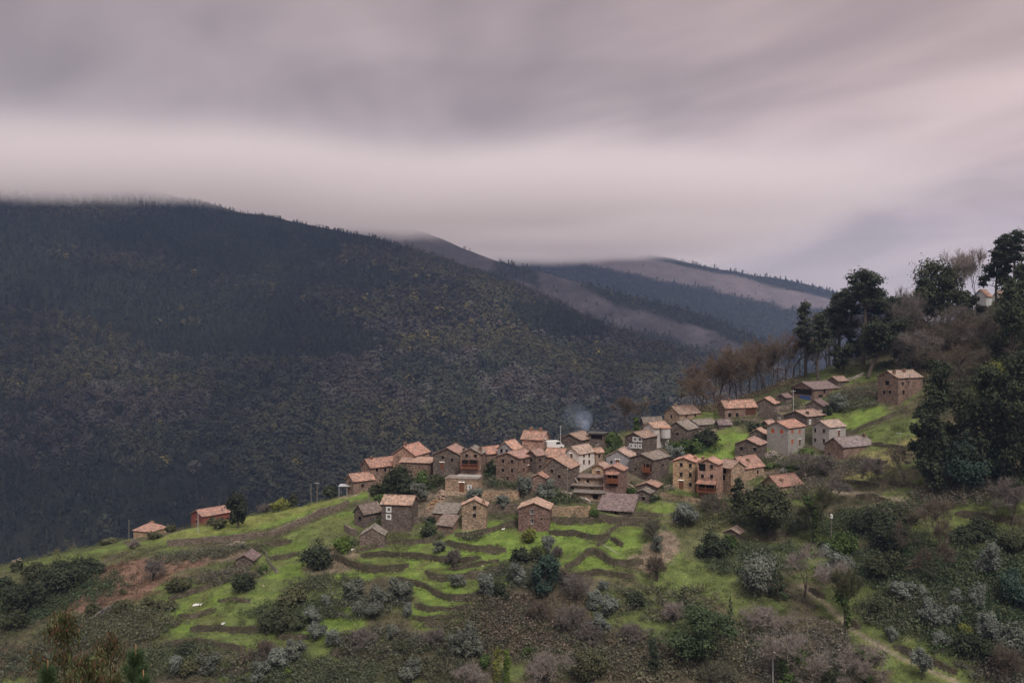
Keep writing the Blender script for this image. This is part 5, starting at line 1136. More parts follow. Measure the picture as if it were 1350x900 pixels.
p_('bush','dark',566,705,17,24,'lower dark round bush in front of the twin-framed house')
p_('bush','bright',452,727,28,26,'bright green bush left of the ruined gable hut')
p_('bush','dark',418,752,42,52,'big dark bush right of the small slate-roofed hut')
p_('bush','dark',324,778,36,34,'dark bush directly below the small slate-roofed hut')
p_('bush','green',347,755,15,18,'green bush touching the small slate-roofed hut')
p_('bush','green',785,680,12,16,'bush at the left foot of the collapsed slate roof hut')
p_('bush','yellow',698,716,28,26,'yellow-green bush hiding the foot of the dark gable house')
p_('bush','dark',686,744,32,26,'dark bush below left of the dark gable house')
p_('bush','oak',706,738,22,22,'olive-green bush between the two dark trees below the gable house')
p_('round','blue',717,790,62,42,'large blue-green tree in the middle below the dark gable house')
for q in [(722,728,22,20,'olive tree at the right foot of the dark gable house'),(643,790,42,26,'pale olive tree left of the large blue-green tree'),(682,770,28,26,'olive tree touching the left side of the large blue-green tree'),(752,778,20,18,'single olive on the lower edge of the green field'),(794,778,14,17,'tiny olive on the reddish strip under the green field'),(784,803,26,24,'upper olive in the row descending right of the brown shrubs'),(802,816,32,26,'middle olive in the row descending right of the brown shrubs'),(792,838,28,28,'lowest olive in the row descending right of the brown shrubs')]: p_('olive','olive',*q)
p_('bush','dark',660,790,28,24,'dark bush between the pale olive and the brown hollow')
p_('shrub','grey',757,795,42,38,'grey twiggy shrub right of the large blue-green tree')
p_('shrub','grey',746,832,36,38,'grey twiggy shrub below the reddish brambles in the centre')
p_('shrub','russet',712,822,28,30,'reddish bramble shrub in the centre of the lower slope')
p_('shrub','russet',745,775,26,26,'reddish bramble shrub beside the single olive at the green field')
p_('shrub','grey',776,848,32,30,'dark twiggy shrub left of the lowest olive in the row')
p_('shrub','grey',735,735,16,14,'small twiggy shrub at the corner of the green field')
for q in [(464,793,28,28,'dark grey olive at the left of the olive thicket'),(498,802,32,26,'olive in the middle of the left olive thicket'),(522,790,28,30,'topmost dark olive of the left olive thicket'),(534,798,34,22,'upright olive at the right of the left olive thicket'),(474,815,24,20,'olive at the lower left of the olive thicket'),(494,818,26,26,'olive at the lower middle of the olive thicket'),(537,815,22,14,'slim olive below the upright olive of the thicket'),(516,844,22,18,'small isolated round olive on the brown slope'),(431,800,20,12,'thin little olive on the grass left of the thicket'),(413,824,24,26,'upper olive of the pair left of the grass patch'),(417,845,28,26,'lower olive of the pair left of the grass patch'),(441,854,26,24,'olive standing on the grass patch above the tall dark wall'),(367,884,32,32,'large grey olive near the bottom under the bramble patch'),(343,897,26,28,'grey olive at the bottom edge left of the large grey olive'),(274,890,30,30,'grey olive near the bottom above the young pines'),(390,872,28,30,'olive right of the reddish bramble patch'),(540,897,28,28,'olive at the bottom edge left of centre'),(600,870,36,22,'slim olive left of the broad olive near the bottom'),(620,868,48,34,'broad olive near the bottom left of the ivy stump'),(578,728,18,18,'tiny olive on the upper grass strip below the ragged barn'),(602,775,20,22,'olive in front of the tall shaded terrace wall'),(233,893,28,26,'grey olive right beside the tallest young pine')]: p_('olive','olive' if q[0] % 2 else 'olived',*q)
p_('shrub','grey',597,746,24,24,'grey leafless shrub on the terrace below the ragged barn')
p_('bush','moss',386,800,30,44,'upper mossy bush of the dark pair in the left terraces')
p_('bush','oak',376,826,36,56,'lower wide mossy bush of the dark pair in the left terraces')
p_('bush','dark',243,862,20,28,'dark green bush above the young pines')
p_('bush','moss',252,886,24,34,'olive-green bush right of the young pines')
p_('bush','bright',378,892,20,14,'small bright green bush near the bottom under the olive')
p_('shrub','russet',342,868,24,40,'reddish bramble patch on the lower left terraces')
p_('shrub','grey',480,850,22,40,'dark bramble shrub above the tall dark wall')
p_('bush','oak',530,858,16,34,'low dark bush below the small isolated round olive')
p_('shrub','grey',568,850,22,34,'twiggy shrub at the foot of the stepped green treads')
p_('col','bright',668,902,46,13,'bright ivy-wrapped stump right of its lower leafy neighbour')
p_('col','yellow',655,898,44,14,'yellow-green ivy-wrapped stump at the bottom in the centre')
p_('bush','green',640,880,20,22,'green bush left of the ivy-wrapped stumps')
p_('bush','green',695,866,17,18,'small round green bush above the purple-grey shrub')
p_('shrub','bare',722,900,46,62,'wide purple-grey leafless shrub right of the ivy-wrapped stumps')
p_('shrub','bare',625,905,34,46,'purple-grey leafless shrub left of the ivy-wrapped stumps')
p_('bush','moss',782,897,52,52,'broad mossy bush at the bottom right of the purple-grey shrub')
# --- slope right of centre
p_('bush','dark',841,801,30,24,'dark bush on the slope below the landslip')
p_('cone','dark',900,804,30,22,'small dark conical tree on the slope above the broad pine')
p_('col','dark',862,892,50,20,'dark ivy-covered column left of the broad low pine')
p_('shrub','bare',889,822,30,30,'purple-grey shrub between the conical tree and broad pine')
p_('shrub','grey',838,845,24,42,'brown twiggy shrub above the dark ivy-covered column')
p_('round','ypine',925,876,78,88,'broad low pine in the lower right with a bent trunk')
p_('cone','ypine',963,838,54,15,'slim young pine behind the broad low pine')
p_('bush','dark',938,733,38,40,'very dark round bush right of the stony landslip')
p_('bush','green',963,722,22,28,'fresh green bush beside the overgrown hut roof')
p_('olive','olived',866,728,24,18,'small grey tree standing on the landslip')
p_('shrub','russet',866,766,36,26,'thin leafless tree below the landslip')
p_('shrub','heath',861,710,26,34,'brownish bush at the top left of the landslip')
p_('shrub','heath',945,680,32,50,'yellowish twiggy shrub below the wide old roof')
p_('round','oak',1012,713,76,70,'large dark evergreen tree below the low house with stub chimney')
p_('tall','oak',972,682,54,22,'narrow dark tree at the right end of the ochre row')
p_('ivy','moss',1073,718,82,46,'ivy-covered tree with several thin trunks right of the large evergreen')
p_('bush','dark',1088,722,14,20,'small dark bush at the foot of the white-topped pole')
for q in [(1062,636,38,44,'brown leafless tree in front of the long slate barn, left one'),(1088,630,32,38,'brown leafless tree touching the long slate barn'),(1094,668,44,46,'reddish leafless shrub right of the ivy-covered tree'),(1146,644,42,32,'thin leafless tree above the dark evergreen thicket'),(1166,646,44,26,'second thin leafless tree above the dark evergreen thicket'),(1190,640,46,34,'leafless tree at the end of the pale sloping field')]: p_('bare','russet' if q[0] % 2 else 'grey',*q)
p_('bush','olived',996,772,58,62,'grey-green bush mass below the large evergreen tree')
p_('cone','ypine',1026,792,54,28,'young pine right of the grey-green bush mass')
p_('bare','bare',1058,790,76,66,'pinkish leafless tree leaning over the dirt path')
p_('ivy','moss',1115,834,82,36,'slender ivy-wrapped tree standing beside the dirt path')
p_('shrub','bare',1010,830,34,60,'pinkish twiggy shrub below the shaded earth wall')
for q in [(1112,730,34,42,'green'),(1152,706,46,52,'dark'),(1178,724,50,50,'dark'),(1192,694,36,38,'oak'),(1168,760,42,50,'oak')]:
    p_('bush',q[4],*q[:4],{1112:'green bush left in the evergreen thicket, next to the pole',1152:'dark bush topmost in the evergreen thicket',1178:'dark bush in the middle of the evergreen thicket',1192:'olive-green bush at the right of the evergreen thicket',1168:'olive-green bush lowest in the evergreen thicket'}[q[0]])
p_('olive','olive',1103,766,48,44,'large silver olive above the slender ivy-wrapped tree')
for q in [(1214,750,84,48,'tall brown leafless tree right of the evergreen thicket'),(1242,728,74,50,'brown leafless tree below the mossy retaining strip'),(1234,772,62,44,'brown leafless tree lowest in the brown clump'),(1316,688,52,40,'grey leafless tree on the pale grass strip'),(1334,694,62,40,'leafless tree at the right end of the pale grass strip')]: p_('bare','russet' if q[0] < 1300 else 'grey',*q)
p_('bush','dark',1292,710,30,50,'dark bush under the pale grass strip wall')
p_('bush','dark',1266,716,26,34,'dark bush left under the pale grass strip wall')
p_('bush','oak',1330,722,24,50,'olive-green bush at the right edge below the pale grass strip')
for q in [(1302,760,46,36,'tall silver olive at the right, uppermost of its slope'),(1188,792,26,30,'olive above the mossy bush near the dirt path'),(1216,792,22,17,'small olive right of the one near the path bush'),(1260,798,24,23,'olive in the middle of the right-hand olive slope'),(1290,806,36,24,'slim olive right of the middle one on the right slope'),(1227,824,34,34,'broad olive in the centre of the right olive slope'),(1254,824,26,26,'olive touching the broad one on its right'),(1306,846,44,32,'big pale olive beside the dark green bush at the right'),(1175,845,22,16,'little olive at the edge of the grassy path'),(1240,854,24,22,'small olive above the grassy bank of the path'),(1216,896,42,26,'pointed olive at the bottom beside the broken wall')]: p_('olive','olive',*q)
p_('bush','oak',1156,818,34,30,'mossy bush above the grassy path edge')
p_('bush','blue',1338,796,62,54,'blue-green bush at the right edge of the olive slope')
p_('bush','olived',1342,858,58,52,'pale green bush at the right edge near the bottom')
p_('bush','dark',1284,868,44,42,'dark green bush above the grassy bank at lower right')
p_('bush','yellow',1272,840,24,20,'yellow-green bush left of the big pale olive')
p_('shrub','russet',1326,902,54,44,'reddish leafless shrub in the bottom right corner')
p_('ivy','bare',1035,905,66,76,'leafless tree draped with bright ivy at the bottom right of centre')
p_('ivy','bare',1147,905,60,62,'leafless ivy-hung tree at the bottom below the dirt path')
p_('bush','dark',1009,890,14,14,'little dark bush beside the thin grey pole at the bottom')
p_('bush','oak',1098,902,24,44,'low dark bush at the bottom between the two ivy trees')
p_('shrub','heath',960,902,30,60,'low twiggy shrub at the bottom right of the broad pine')
# ------------------------------------------------------------------ undergrowth, grass, stones (uncountable)
rs = np.random.RandomState(77)
fxi = np.nonzero((xs >= FX0) & (xs <= FX1))[0]; fyi = np.nonzero((ys >= FY0) & (ys <= 342))[0]
PW = [poly_world(p_, 1.5) for p_, w_ in PATHS[:1] + PATHS[3:4]]; PX = np.concatenate([q[0] for q in PW]); PY = np.concatenate([q[1] for q in PW])
def pathd(x, y): return dist_to(PX, PY, np.array(x, float), np.array(y, float)) / 1.9
def scatter(n, prob):
    """random places on the hillside kept with probability prob(x, y, colour)"""
    j = rs.randint(fyi[0], fyi[-1], n); i = rs.randint(fxi[0], fxi[-1], n); c = GC[j, i]
    x = xs[i] + rs.rand(n) * ST; y = ys[j] + rs.rand(n) * ST; z = hgt(x, y); u = U0 + x / y * F; v = V0 - z / y * F
    ok = (u > -25) & (u < 1375) & (v < 915) & (rs.rand(n) < prob(x, y, c))
    ok &= pathd(x, y) > .9
    for root, Cc, a, b_, LD, RD in house_roots:
        dx_, dy_ = x - Cc[0], y - Cc[1]; p = dx_ * LD[0] + dy_ * LD[1]; q = dx_ * RD[0] + dy_ * RD[1]
        ok &= ~((p > -.6) & (p < a + .6) & (q > -.6) & (q < b_ + .6))
    return np.stack([x, y, z], 1)[ok], c[ok]
green = lambda c: np.clip((c[:, 1] - c[:, 0] * 1.12) / .03, 0, 1)
pale = lambda c: np.clip((c.mean(1) - .17) / .05, 0, 1)
def clumps(name, pos, size, cols, ncard, leaf, label, flat=.6, lift=.25, spiky=.5):
    n = len(pos); k = np.repeat(np.arange(n), ncard); N = len(k); d = rs.randn(N, 3); d /= np.linalg.norm(d, axis=1)[:, None]; d[:, 2] = np.abs(d[:, 2])
    el = 1 + .5 * rs.rand(n, 2); shp = np.concatenate([el, np.full((n, 1), flat)], 1)
    c = pos[k] + d * (size[k] * (.15 + .95 * rs.rand(N) ** .8))[:, None] * shp[k]; c[:, 2] += lift * size[k] - .1
    L = leaf * (.55 + .9 * rs.rand(N)) * np.clip(size[k], .6, 1.4)
    m = rs.rand(N) < spiky
    V, Fc = cards(c, d + rs.randn(N, 3) * .6 + (0, 0, .3), L, 1.2, rs)
    # twiggy part: thin upright strips
    up_ = d * .8 + rs.randn(N, 3) * .45 + (0, 0, .7); up_ /= np.linalg.norm(up_, axis=1)[:, None]; a = np.cross(up_, rs.randn(N, 3)); a /= np.linalg.norm(a, axis=1)[:, None]
    S = np.stack([c - up_ * L[:, None] * 1.3, c + a * L[:, None] * .30, c + up_ * L[:, None] * 1.9, c - a * L[:, None] * .30], 1)
    V = V.reshape(N, 4, 3); V[m] = S[m]; V = V.reshape(-1, 3)
    C = np.repeat(cols[k] * (.86 + .28 * rs.rand(N))[:, None], 4, 0)
    return tag(link(name, npmesh(name, V, Fc, C), LEAF), label, 'undergrowth', kind='stuff')
pal = np.array([(.060,.062,.034),(.086,.082,.056),(.094,.084,.056),(.096,.096,.076),(.072,.084,.036),(.044,.052,.030),(.082,.076,.050)])
vill = lambda x, y: np.clip((y - 238) / 14, 0, 1) * (x < 60)
pos, cc0 = scatter(120000, lambda x, y, c: (1 - green(c)) * (1 - .9 * pale(c)) * np.where(c[:, 0] / c[:, 1] > 1.45, .8, 1) * np.clip((fbm(x / 9, y / 9, 5, 3) - .30) * 5, .12, 1) * (1 - .75 * vill(x, y)) * .85)
pos = pos[:30000]; cc0 = cc0[:30000]
zn = fbm(pos[:, 0] / 9, pos[:, 1] / 9, 15, 3) + .055 * rs.randn(len(pos)); ci = np.clip(((zn - .25) * 13).astype(int), 0, 6)
cols = (pal[ci] * .75 + cc0 * .75) * np.array((1.06, 1.10, .98))
isb = cc0[:, 0] / cc0[:, 1] > 1.42; cols[isb] = cc0[isb] * np.array((.92, 1.0, .92)) * (.75 + .5 * rs.rand(isb.sum(), 1)); cols *= .92
clumps('undergrowth', pos, .45 + .95 * rs.rand(len(pos)) ** 2 * np.clip(fbm(pos[:, 0] / 12, pos[:, 1] / 12, 8, 3) * 2, .5, 1.5), cols, 44, .115, 'low brambles, heath and dead bracken covering the rough slopes', spiky=.8)
# thickets: taller scrub in the rough places, and growth along the terrace walls
TH = [(1215,440,16,5,(.125,.085,.062)),(1250,460,16,6,(.130,.088,.060)),(1285,450,14,6,(.120,.082,.060)),(1230,490,12,5,(.110,.085,.055)),(1290,500,14,5,(.080,.070,.048)),(1190,450,12,5,(.100,.085,.075)),(1140,465,12,5,(.095,.078,.066)),
      (1300,640,16,6,(.085,.070,.058)),(1220,660,14,5,(.110,.085,.070)),(1090,625,12,5,(.115,.090,.075)),(1060,650,10,5,(.105,.085,.068)),(1150,690,12,7,(.050,.060,.034)),(1180,740,12,7,(.048,.058,.036)),(1280,740,18,8,(.058,.066,.036)),(1240,790,16,8,(.060,.064,.040)),(1290,830,14,8,(.052,.062,.034)),(1330,780,12,10,(.046,.060,.036)),(1190,810,10,5,(.075,.070,.048)),
      (1050,860,16,7,(.115,.095,.085)),(2600,880,14,6,(.085,.080,.055)),(980,860,12,7,(.110,.085,.066)),(900,885,14,6,(.105,.090,.062)),(840,870,12,6,(.105,.080,.066)),(760,860,12,6,(.085,.076,.056)),(700,830,12,7,(.110,.078,.066)),(650,830,10,6,(.078,.068,.048)),(560,870,12,6,(.072,.066,.046)),(500,850,10,4,(.078,.066,.054)),(450,890,12,4,(.075,.072,.050)),(400,890,12,4,(.062,.066,.040)),(330,880,10,4,(.080,.068,.054)),(230,870,10,5,(.066,.066,.042)),(180,830,10,5,(.085,.075,.052)),(120,830,12,5,(.080,.075,.050)),(40,870,14,6,(.072,.068,.048)),(80,790,14,7,(.046,.056,.032)),(30,800,12,8,(.048,.058,.034)),
      (470,800,10,4,(.080,.075,.060)),(690,760,9,5,(.066,.066,.048)),(660,800,8,5,(.085,.068,.054)),(940,850,12,6,(.075,.078,.045)),(1000,740,12,6,(.066,.072,.046)),(960,690,9,4,(.105,.098,.055)),(1020,690,10,5,(.060,.064,.042)),(1330,880,12,6,(.080,.066,.058)),(870,800,12,5,(.090,.080,.055)),(385,810,9,5,(.058,.064,.036)),(255,735,12,3,(.085,.078,.058)),(300,760,9,3,(.100,.080,.066)),(430,770,7,4,(.070,.068,.044)),
      (525,645,5,3,(.048,.060,.032)),(640,628,4,3,(.050,.062,.032)),(800,595,5,3,(.056,.072,.032)),(915,592,6,3,(.054,.074,.030)),(1060,560,6,3,(.060,.066,.036)),(1120,525,8,4,(.080,.074,.056)),(1180,480,8,4,(.062,.068,.038)),(940,540,12,4,(.120,.085,.058)),(1000,515,14,5,(.115,.082,.058)),(740,655,5,3,(.060,.066,.036)),(585,700,6,2,(.058,.074,.034)),(600,645,5,2.5,(.070,.068,.044)),(575,640,4,2.5,(.048,.058,.032)),(745,660,5,2,(.052,.062,.034)),(722,652,4,2,(.060,.062,.040)),(770,628,4,2,(.066,.064,.046)),(874,640,4,2.5,(.052,.064,.032)),(1000,604,5,2,(.056,.062,.034)),(1050,612,7,2.5,(.066,.068,.040)),(1082,618,7,3,(.080,.074,.050)),(938,562,4,2,(.080,.074,.050)),(978,562,6,2,(.076,.074,.046)),(1032,536,5,2,(.070,.068,.044)),(1052,548,4,2,(.066,.068,.040)),(1140,535,7,3,(.070,.070,.044)),(660,640,4,2,(.060,.064,.040)),(690,642,4,2,(.062,.066,.040)),(805,604,4,2,(.056,.066,.034)),(820,612,3,2,(.056,.066,.034)),(880,590,4,2.5,(.056,.070,.032)),(850,640,3,2,(.056,.070,.032)),(540,690,4,2,(.056,.070,.032)),(500,690,3,2,(.060,.066,.036)),(620,712,3,1.5,(.070,.066,.046)),(480,715,4,2,(.056,.068,.036))]
PP, CC_ = [], []
for (u, v, rx, ry, c) in TH:
    o = at(u, v, 150, 345); n = int(rx * ry * 3.4); a = rs.rand(n) * 6.28; q = np.sqrt(rs.rand(n)) * (.75 + .5 * rs.rand(n)); x = o[0] + np.cos(a) * q * rx; y = o[1] + np.sin(a) * q * ry
    PP.append(np.stack([x, y, hgt(x, y)], 1)); CC_.append(np.array(c)[None] * 1.6 * (.72 + .5 * rs.rand(n))[:, None] * np.array((.90, 1.0, .92)) * (1 + .10 * rs.randn(n, 1) * np.array((1, .5, .3))[None]))
PP = np.concatenate(PP); CC_ = np.clip(np.concatenate(CC_), .015, .3)
ok = pathd(PP[:, 0], PP[:, 1]) > 1.4
for root, Cc, a, b_, LD, RD in house_roots:
    dx_, dy_ = PP[:, 0] - Cc[0], PP[:, 1] - Cc[1]; p = dx_ * LD[0] + dy_ * LD[1]; q = dx_ * RD[0] + dy_ * RD[1]; ok &= ~((p > -1.3) & (p < a + 1.3) & (q > -1.3) & (q < b_ + 1.3))
PP, CC_ = PP[ok], CC_[ok]
clumps('thicket', PP, .6 + 1.25 * rs.rand(len(PP)) ** 1.8, CC_, 56, .15, 'tall scrub, heather and brambles in dense patches on the slopes', .95, .35)
PP, CC_ = [], []
for X, Y, nx, ny, t, hh, lab in wall_world:
    n = int(t[-1] * 2.2); k = rs.randint(0, len(X), n); o = np.where(rs.rand(n) < .5, .2 + .5 * rs.rand(n), -.35 - .9 * rs.rand(n)); x = X[k] + nx[k] * o + rs.randn(n) * .2; y = Y[k] + ny[k] * o
    PP.append(np.stack([x, y, hgt(x, y)], 1)); CC_.append(np.where(rs.rand(n)[:, None] < .5, np.array((.062, .066, .030)), np.array((.110, .120, .045))) * (.6 + .8 * rs.rand(n))[:, None])
PP = np.concatenate(PP); clumps('wall_growth', PP, .18 + .36 * rs.rand(len(PP)) ** 2, np.concatenate(CC_), 14, .15, 'weeds and ferns growing along the terrace walls', .8, .2)
pos, cc0 = scatter(90000, lambda x, y, c: np.maximum(green(c), .25) * (1 - pale(c)) * .9)
pos = pos[:42000]; cc0 = cc0[:42000]
clumps('grass', pos, .16 + .22 * rs.rand(len(pos)), np.clip(cc0 * (.75 + .6 * rs.rand(len(pos)))[:, None], 0, 1), 5, .11, 'short green grass tufts on the terraces and meadows', .9, .1).__setitem__('category', 'grass')
# loose stones on the landslip, in the yards and here and there on the slope
pos, cc0 = scatter(60000, lambda x, y, c: np.maximum(pale(c) * .8, .012)); pos = pos[:5200]; n = len(pos)
ico = np.array([(1,0,0),(-1,0,0),(0,1,0),(0,-1,0),(0,0,1),(0,0,-1)], float); fo = np.array([(0,2,4),(2,1,4),(1,3,4),(3,0,4),(2,0,5),(1,2,5),(3,1,5),(0,3,5)])
s = (.10 + .26 * rs.rand(n) ** 2.2)[:, None, None] * (.6 + .8 * rs.rand(n, 6, 1)); V = pos[:, None] + ico[None] * s * np.array((1.2, 1.0, .7)) + rs.randn(n, 6, 3) * .04
C = np.repeat(np.array((.40, .33, .275))[None] * (.55 + .8 * rs.rand(n))[:, None], 6, 0)
tag(link('rubble', npmesh('rubble', V.reshape(-1, 3), (fo[None] + 6 * np.arange(n)[:, None, None]).reshape(-1, 3), np.clip(C, 0, .8)), LEAF), 'loose pale stones scattered over the landslip and slopes', 'stones', kind='stuff')

# ------------------------------------------------------------------ poles, pergola, van, sheets, smoke
def pole(u, v, hp, label, kind='wood', top=None, dia=.10, Y=None):
    B = at(u, v, 150, 345) if Y is None else P(u, v, Y); Hh = hp * B[1] / F; root = empty('utility_pole', tuple(B)); tag(root, label, 'pole', 'poles standing round the village')
    mb = MB(); mb.tube((0, 0, -.6), (0, 0, Hh), dia, dia * .7, 8); mb.build('shaft', POLEWOOD if kind == 'wood' else METAL, root)
    mb = MB()
    if top == 'arm': mb.box(-.6, .6, -.05, .05, Hh - .5, Hh - .38); [mb.tube((x_, 0, Hh - .38), (x_, 0, Hh - .2), .05, .04, 6) for x_ in (-.5, 0, .5)]; mb.build('crossarm', METAL, root)
    elif top == 'lamp': mb.hexa([(-.12,-.1,Hh-.05),(.12,-.1,Hh-.05),(.12,.1,Hh-.05),(-.12,.1,Hh-.05),(-.12,-.1,Hh+.08),(.12,-.1,Hh+.08),(.12,.1,Hh+.08),(-.12,.1,Hh+.08)]); mb.tube((0,-.1,Hh),(0,-.9,Hh+.15),.05,.04,6); mb.box(-.14,.14,-1.35,-.85,Hh+.08,Hh+.2); mb.build('lamp_head', METAL, root)
    elif top == 'white': mb.tube((0, 0, Hh - .1), (0, 0, Hh + .75), .3, .3, 10); mb.tube((0, 0, Hh + .752), (0, 0, Hh + .85), .3, .15, 10); mb.build('drum', WHITEP, root)
    else: mb.tube((0, 0, Hh + .003), (0, 0, Hh + .12), dia * .75, dia * .2, 6); mb.build('cap', METAL, root)
    return root
pole(418,653,28,'taller of two wooden poles at the top of the meadow','wood','arm'); pole(410,655,26,'shorter wooden pole left of its taller neighbour at the meadow top')
pole(261,701,26,'thin pole standing in front of the red rendered house','metal'); pole(170,712,26,'thin wooden pole left of the hipped farmhouse',Y=265)
pole(5,776,28,'wooden pole at the left picture edge beside the thicket'); pole(545,652,26,'wooden pole in the big dark bush of the village','wood')
pole(486,672,22,'pole right of the cube-shaped slate house','wood'); pole(748,664,46,'tall pole in front of the wide dark house','wood','lamp')
pole(739,592,30,'antenna-like lamp pole beside the white van','metal','lamp'); pole(838,553,22,'white-headed pole behind the lone brown tree','metal','lamp')
pole(1046,548,34,'grey pole in front of the open barn','metal','arm'); pole(1096,713,30,'pole topped with a white drum above the evergreen thicket','wood','white')
pole(1185,595,26,'thin pole at the lower wall of the pale sloping field','wood','arm'); pole(1199,527,34,'pole at the right corner of the uppermost big house','wood','arm')
pole(1128,512,14,'short pole left of the uppermost big house','wood'); pole(1019,905,46,'thin grey pole at the bottom beside an ivy-draped tree','metal','lamp')
pole(873,668,18,'thin post on the green patch beside the red-roofed shed','wood'); pole(1143,612,20,'thin pole at the corner of the long slate barn','wood')
# pergola
B = at(457, 653); k = B[1] / F; root = empty('pergola', tuple(B)); tag(root, 'grey metal pergola with a flat cover on thin legs beside the left-end house', 'pergola')
mb = MB(); x0, x1, d, hh = -10 * k, 11 * k, 3.2, 12 * k; mb.box(x0 - .2, x1 + .2, -.3, d + .2, hh, hh + .14); mb.build('cover', METAL, root)
for x_ in (x0, (x0 + x1) / 2, x1):
    for y_ in (0, d): mb = MB(); mb.box(x_ - .06, x_ + .06, y_ - .06, y_ + .06, -1.2, hh - .003); mb.build('leg', METAL, root)
# white van half hidden behind the roofs
B = at(731, 592); root = empty('parked_van', tuple(B)); tag(root, 'white van parked on the lane behind the roofs beside the dark house', 'van'); root.rotation_euler = (0, 0, R(20))
bm = bmesh.new(); prof = [(-2.5,.45),(2.4,.45),(2.5,.9),(2.35,1.15),(1.75,1.3),(1.25,2.1),(.9,2.28),(-2.3,2.3),(-2.5,2.1)]
f1 = [bm.verts.new((x_, -.95, z_)) for x_, z_ in prof]; f2 = [bm.verts.new((x_, .95, z_)) for x_, z_ in prof]; bm.faces.new(f1[::-1]); bm.faces.new(f2)
for i in range(len(prof)): j = (i + 1) % len(prof); bm.faces.new((f1[i], f1[j], f2[j], f2[i]))
bmesh.ops.bevel(bm, geom=[e for e in bm.edges], offset=.08, segments=2, affect='EDGES'); me = bpy.data.meshes.new('body'); bm.to_mesh(me); bm.free(); link('body', me, WHITEP, root)
mb = MB(); mb.poly([(1.74,-.8,1.36),(1.74,.8,1.36),(1.30,.75,2.05),(1.30,-.75,2.05)]); mb.poly([(.1,-.958,1.35),(1.5,-.958,1.35),(1.15,-.958,2.0),(.1,-.958,2.0)]); [setattr(mb, 'v', [(x_ + .03 if abs(y_) < .9 else x_, y_, z_) for x_, y_, z_ in mb.v])]; mb.build('window', GLASS, root)
for x_ in (-1.6, 1.6):
    for y_ in (-.97, .77): mb = MB(); mb.tube((x_, y_, .36), (x_, y_ + .2, .36), .36, .36, 14); mb.build('wheel', DARK, root)
# lane and small pale things on the grass
def sheet(u, v, wp, dp, label, name, mat, col=None):
    B = at(u, v); k = B[1] / F; r_ = random.Random(int(u)); W, D = wp * k, dp; n = 8; mb = MB(); G = []
    for i in range(n + 1):
        row = []
        for j in range(4):
            x_ = B[0] - W / 2 + W * i / n + r_.uniform(-.1, .1); y_ = B[1] + D * (j / 3 - .5) + r_.uniform(-.15, .15); row.append((x_ - B[0], y_ - B[1], float(hgt(x_, y_)[0]) - B[2] + .10 + r_.uniform(0, .16)))
        G.append(row)
    for i in range(n):
        for j in range(3): mb.poly([G[i][j], G[i + 1][j], G[i + 1][j + 1], G[i][j + 1]])
    o = mb.build(name, mat, None, tuple(B)); md = o.modifiers.new('thick', 'SOLIDIFY'); md.thickness = .03; return tag(o, label, name.replace('_', ' '))
sheet(261,798,13,1.0,'white plastic sheet lying on a grass terrace at lower left','plastic_sheet',WHITEP)
sheet(294,823,5,.7,'small white sheet on the terrace below the larger one','plastic_sheet',WHITEP)
sheet(1291,690,8,.7,'small white sheet on the bank under the pale grass strip','plastic_sheet',WHITEP)
sheet(464,725,4,.6,'white bag lying in front of the bright green bush','plastic_bag',WHITEP)
sheet(663,698,4,.6,'white bucket-sized bag on the lawn left of the dark gable house','plastic_bag',WHITEP)
mb = MB(); B = at(805, 738); k = B[1] / F
for (ua, va, ub, vb_) in [(796,719,817,732)]:
    p0, p1 = at(ua, va), at(ub, vb_); mb.tube(p0 + (0, 0, .15) - B, p1 + (0, 0, .12) - B, .07, .06, 6)
tag(mb.build('wooden_rail', CONCRETE, None, tuple(B)), 'long pale wooden rail lying across the lower green field', 'rail')
# broken masonry heap and garden tables
def heap(u, v, wp, hp, label, col):
    B = at(u, v); k = B[1] / F; r_ = np.random.RandomState(int(u + v)); n = int(60 + wp * 3); mb = MB(); pos = r_.randn(n, 3) * np.array((wp * k * .28, .8, 0)); zz = hp * k * np.exp(-(pos[:, 0] / (wp * k * .35)) ** 2 - (pos[:, 1] / 1.2) ** 2) * r_.rand(n) ** .5
    for p, z_ in zip(pos, zz):
        q = r_.uniform(.12, .34, 3); R_ = r_.uniform(0, 3.14); c_, s_ = math.cos(R_), math.sin(R_); zg = float(hgt(B[0] + p[0], B[1] + p[1])[0]) - B[2]
        pts = [(p[0] + c_ * x_ * q[0] - s_ * y_ * q[1], p[1] + s_ * x_ * q[0] + c_ * y_ * q[1], zg + z_ + w_ * q[2] * .6) for w_ in (-1, 1) for x_, y_ in ((-1, -1), (1, -1), (1, 1), (-1, 1))]; mb.hexa(pts)
    o = mb.build('rubble_heap', PLASTER, None, tuple(B)); o.color = (*col, 1); return tag(o, label, 'rubble heap')
heap(1018,602,22,7,'pale heap of building rubble below the orange-shuttered house',(.40,.35,.31)); heap(1036,624,16,6,'whitish rubble heap in the small walled yard',(.55,.53,.50))
heap(574,668,20,10,'ochre earth and rubble heap above the low ragged barn',(.36,.24,.15)); heap(582,655,14,9,'broken wall rubble right of the grey village olive',(.40,.30,.24)); heap(811,664,26,6,'pale stones heaped on the collapsed slate roof hut',(.38,.30,.25))
heap(312,718,18,4,'heap of pinkish stones on the grass above the small slate hut',(.34,.27,.24))
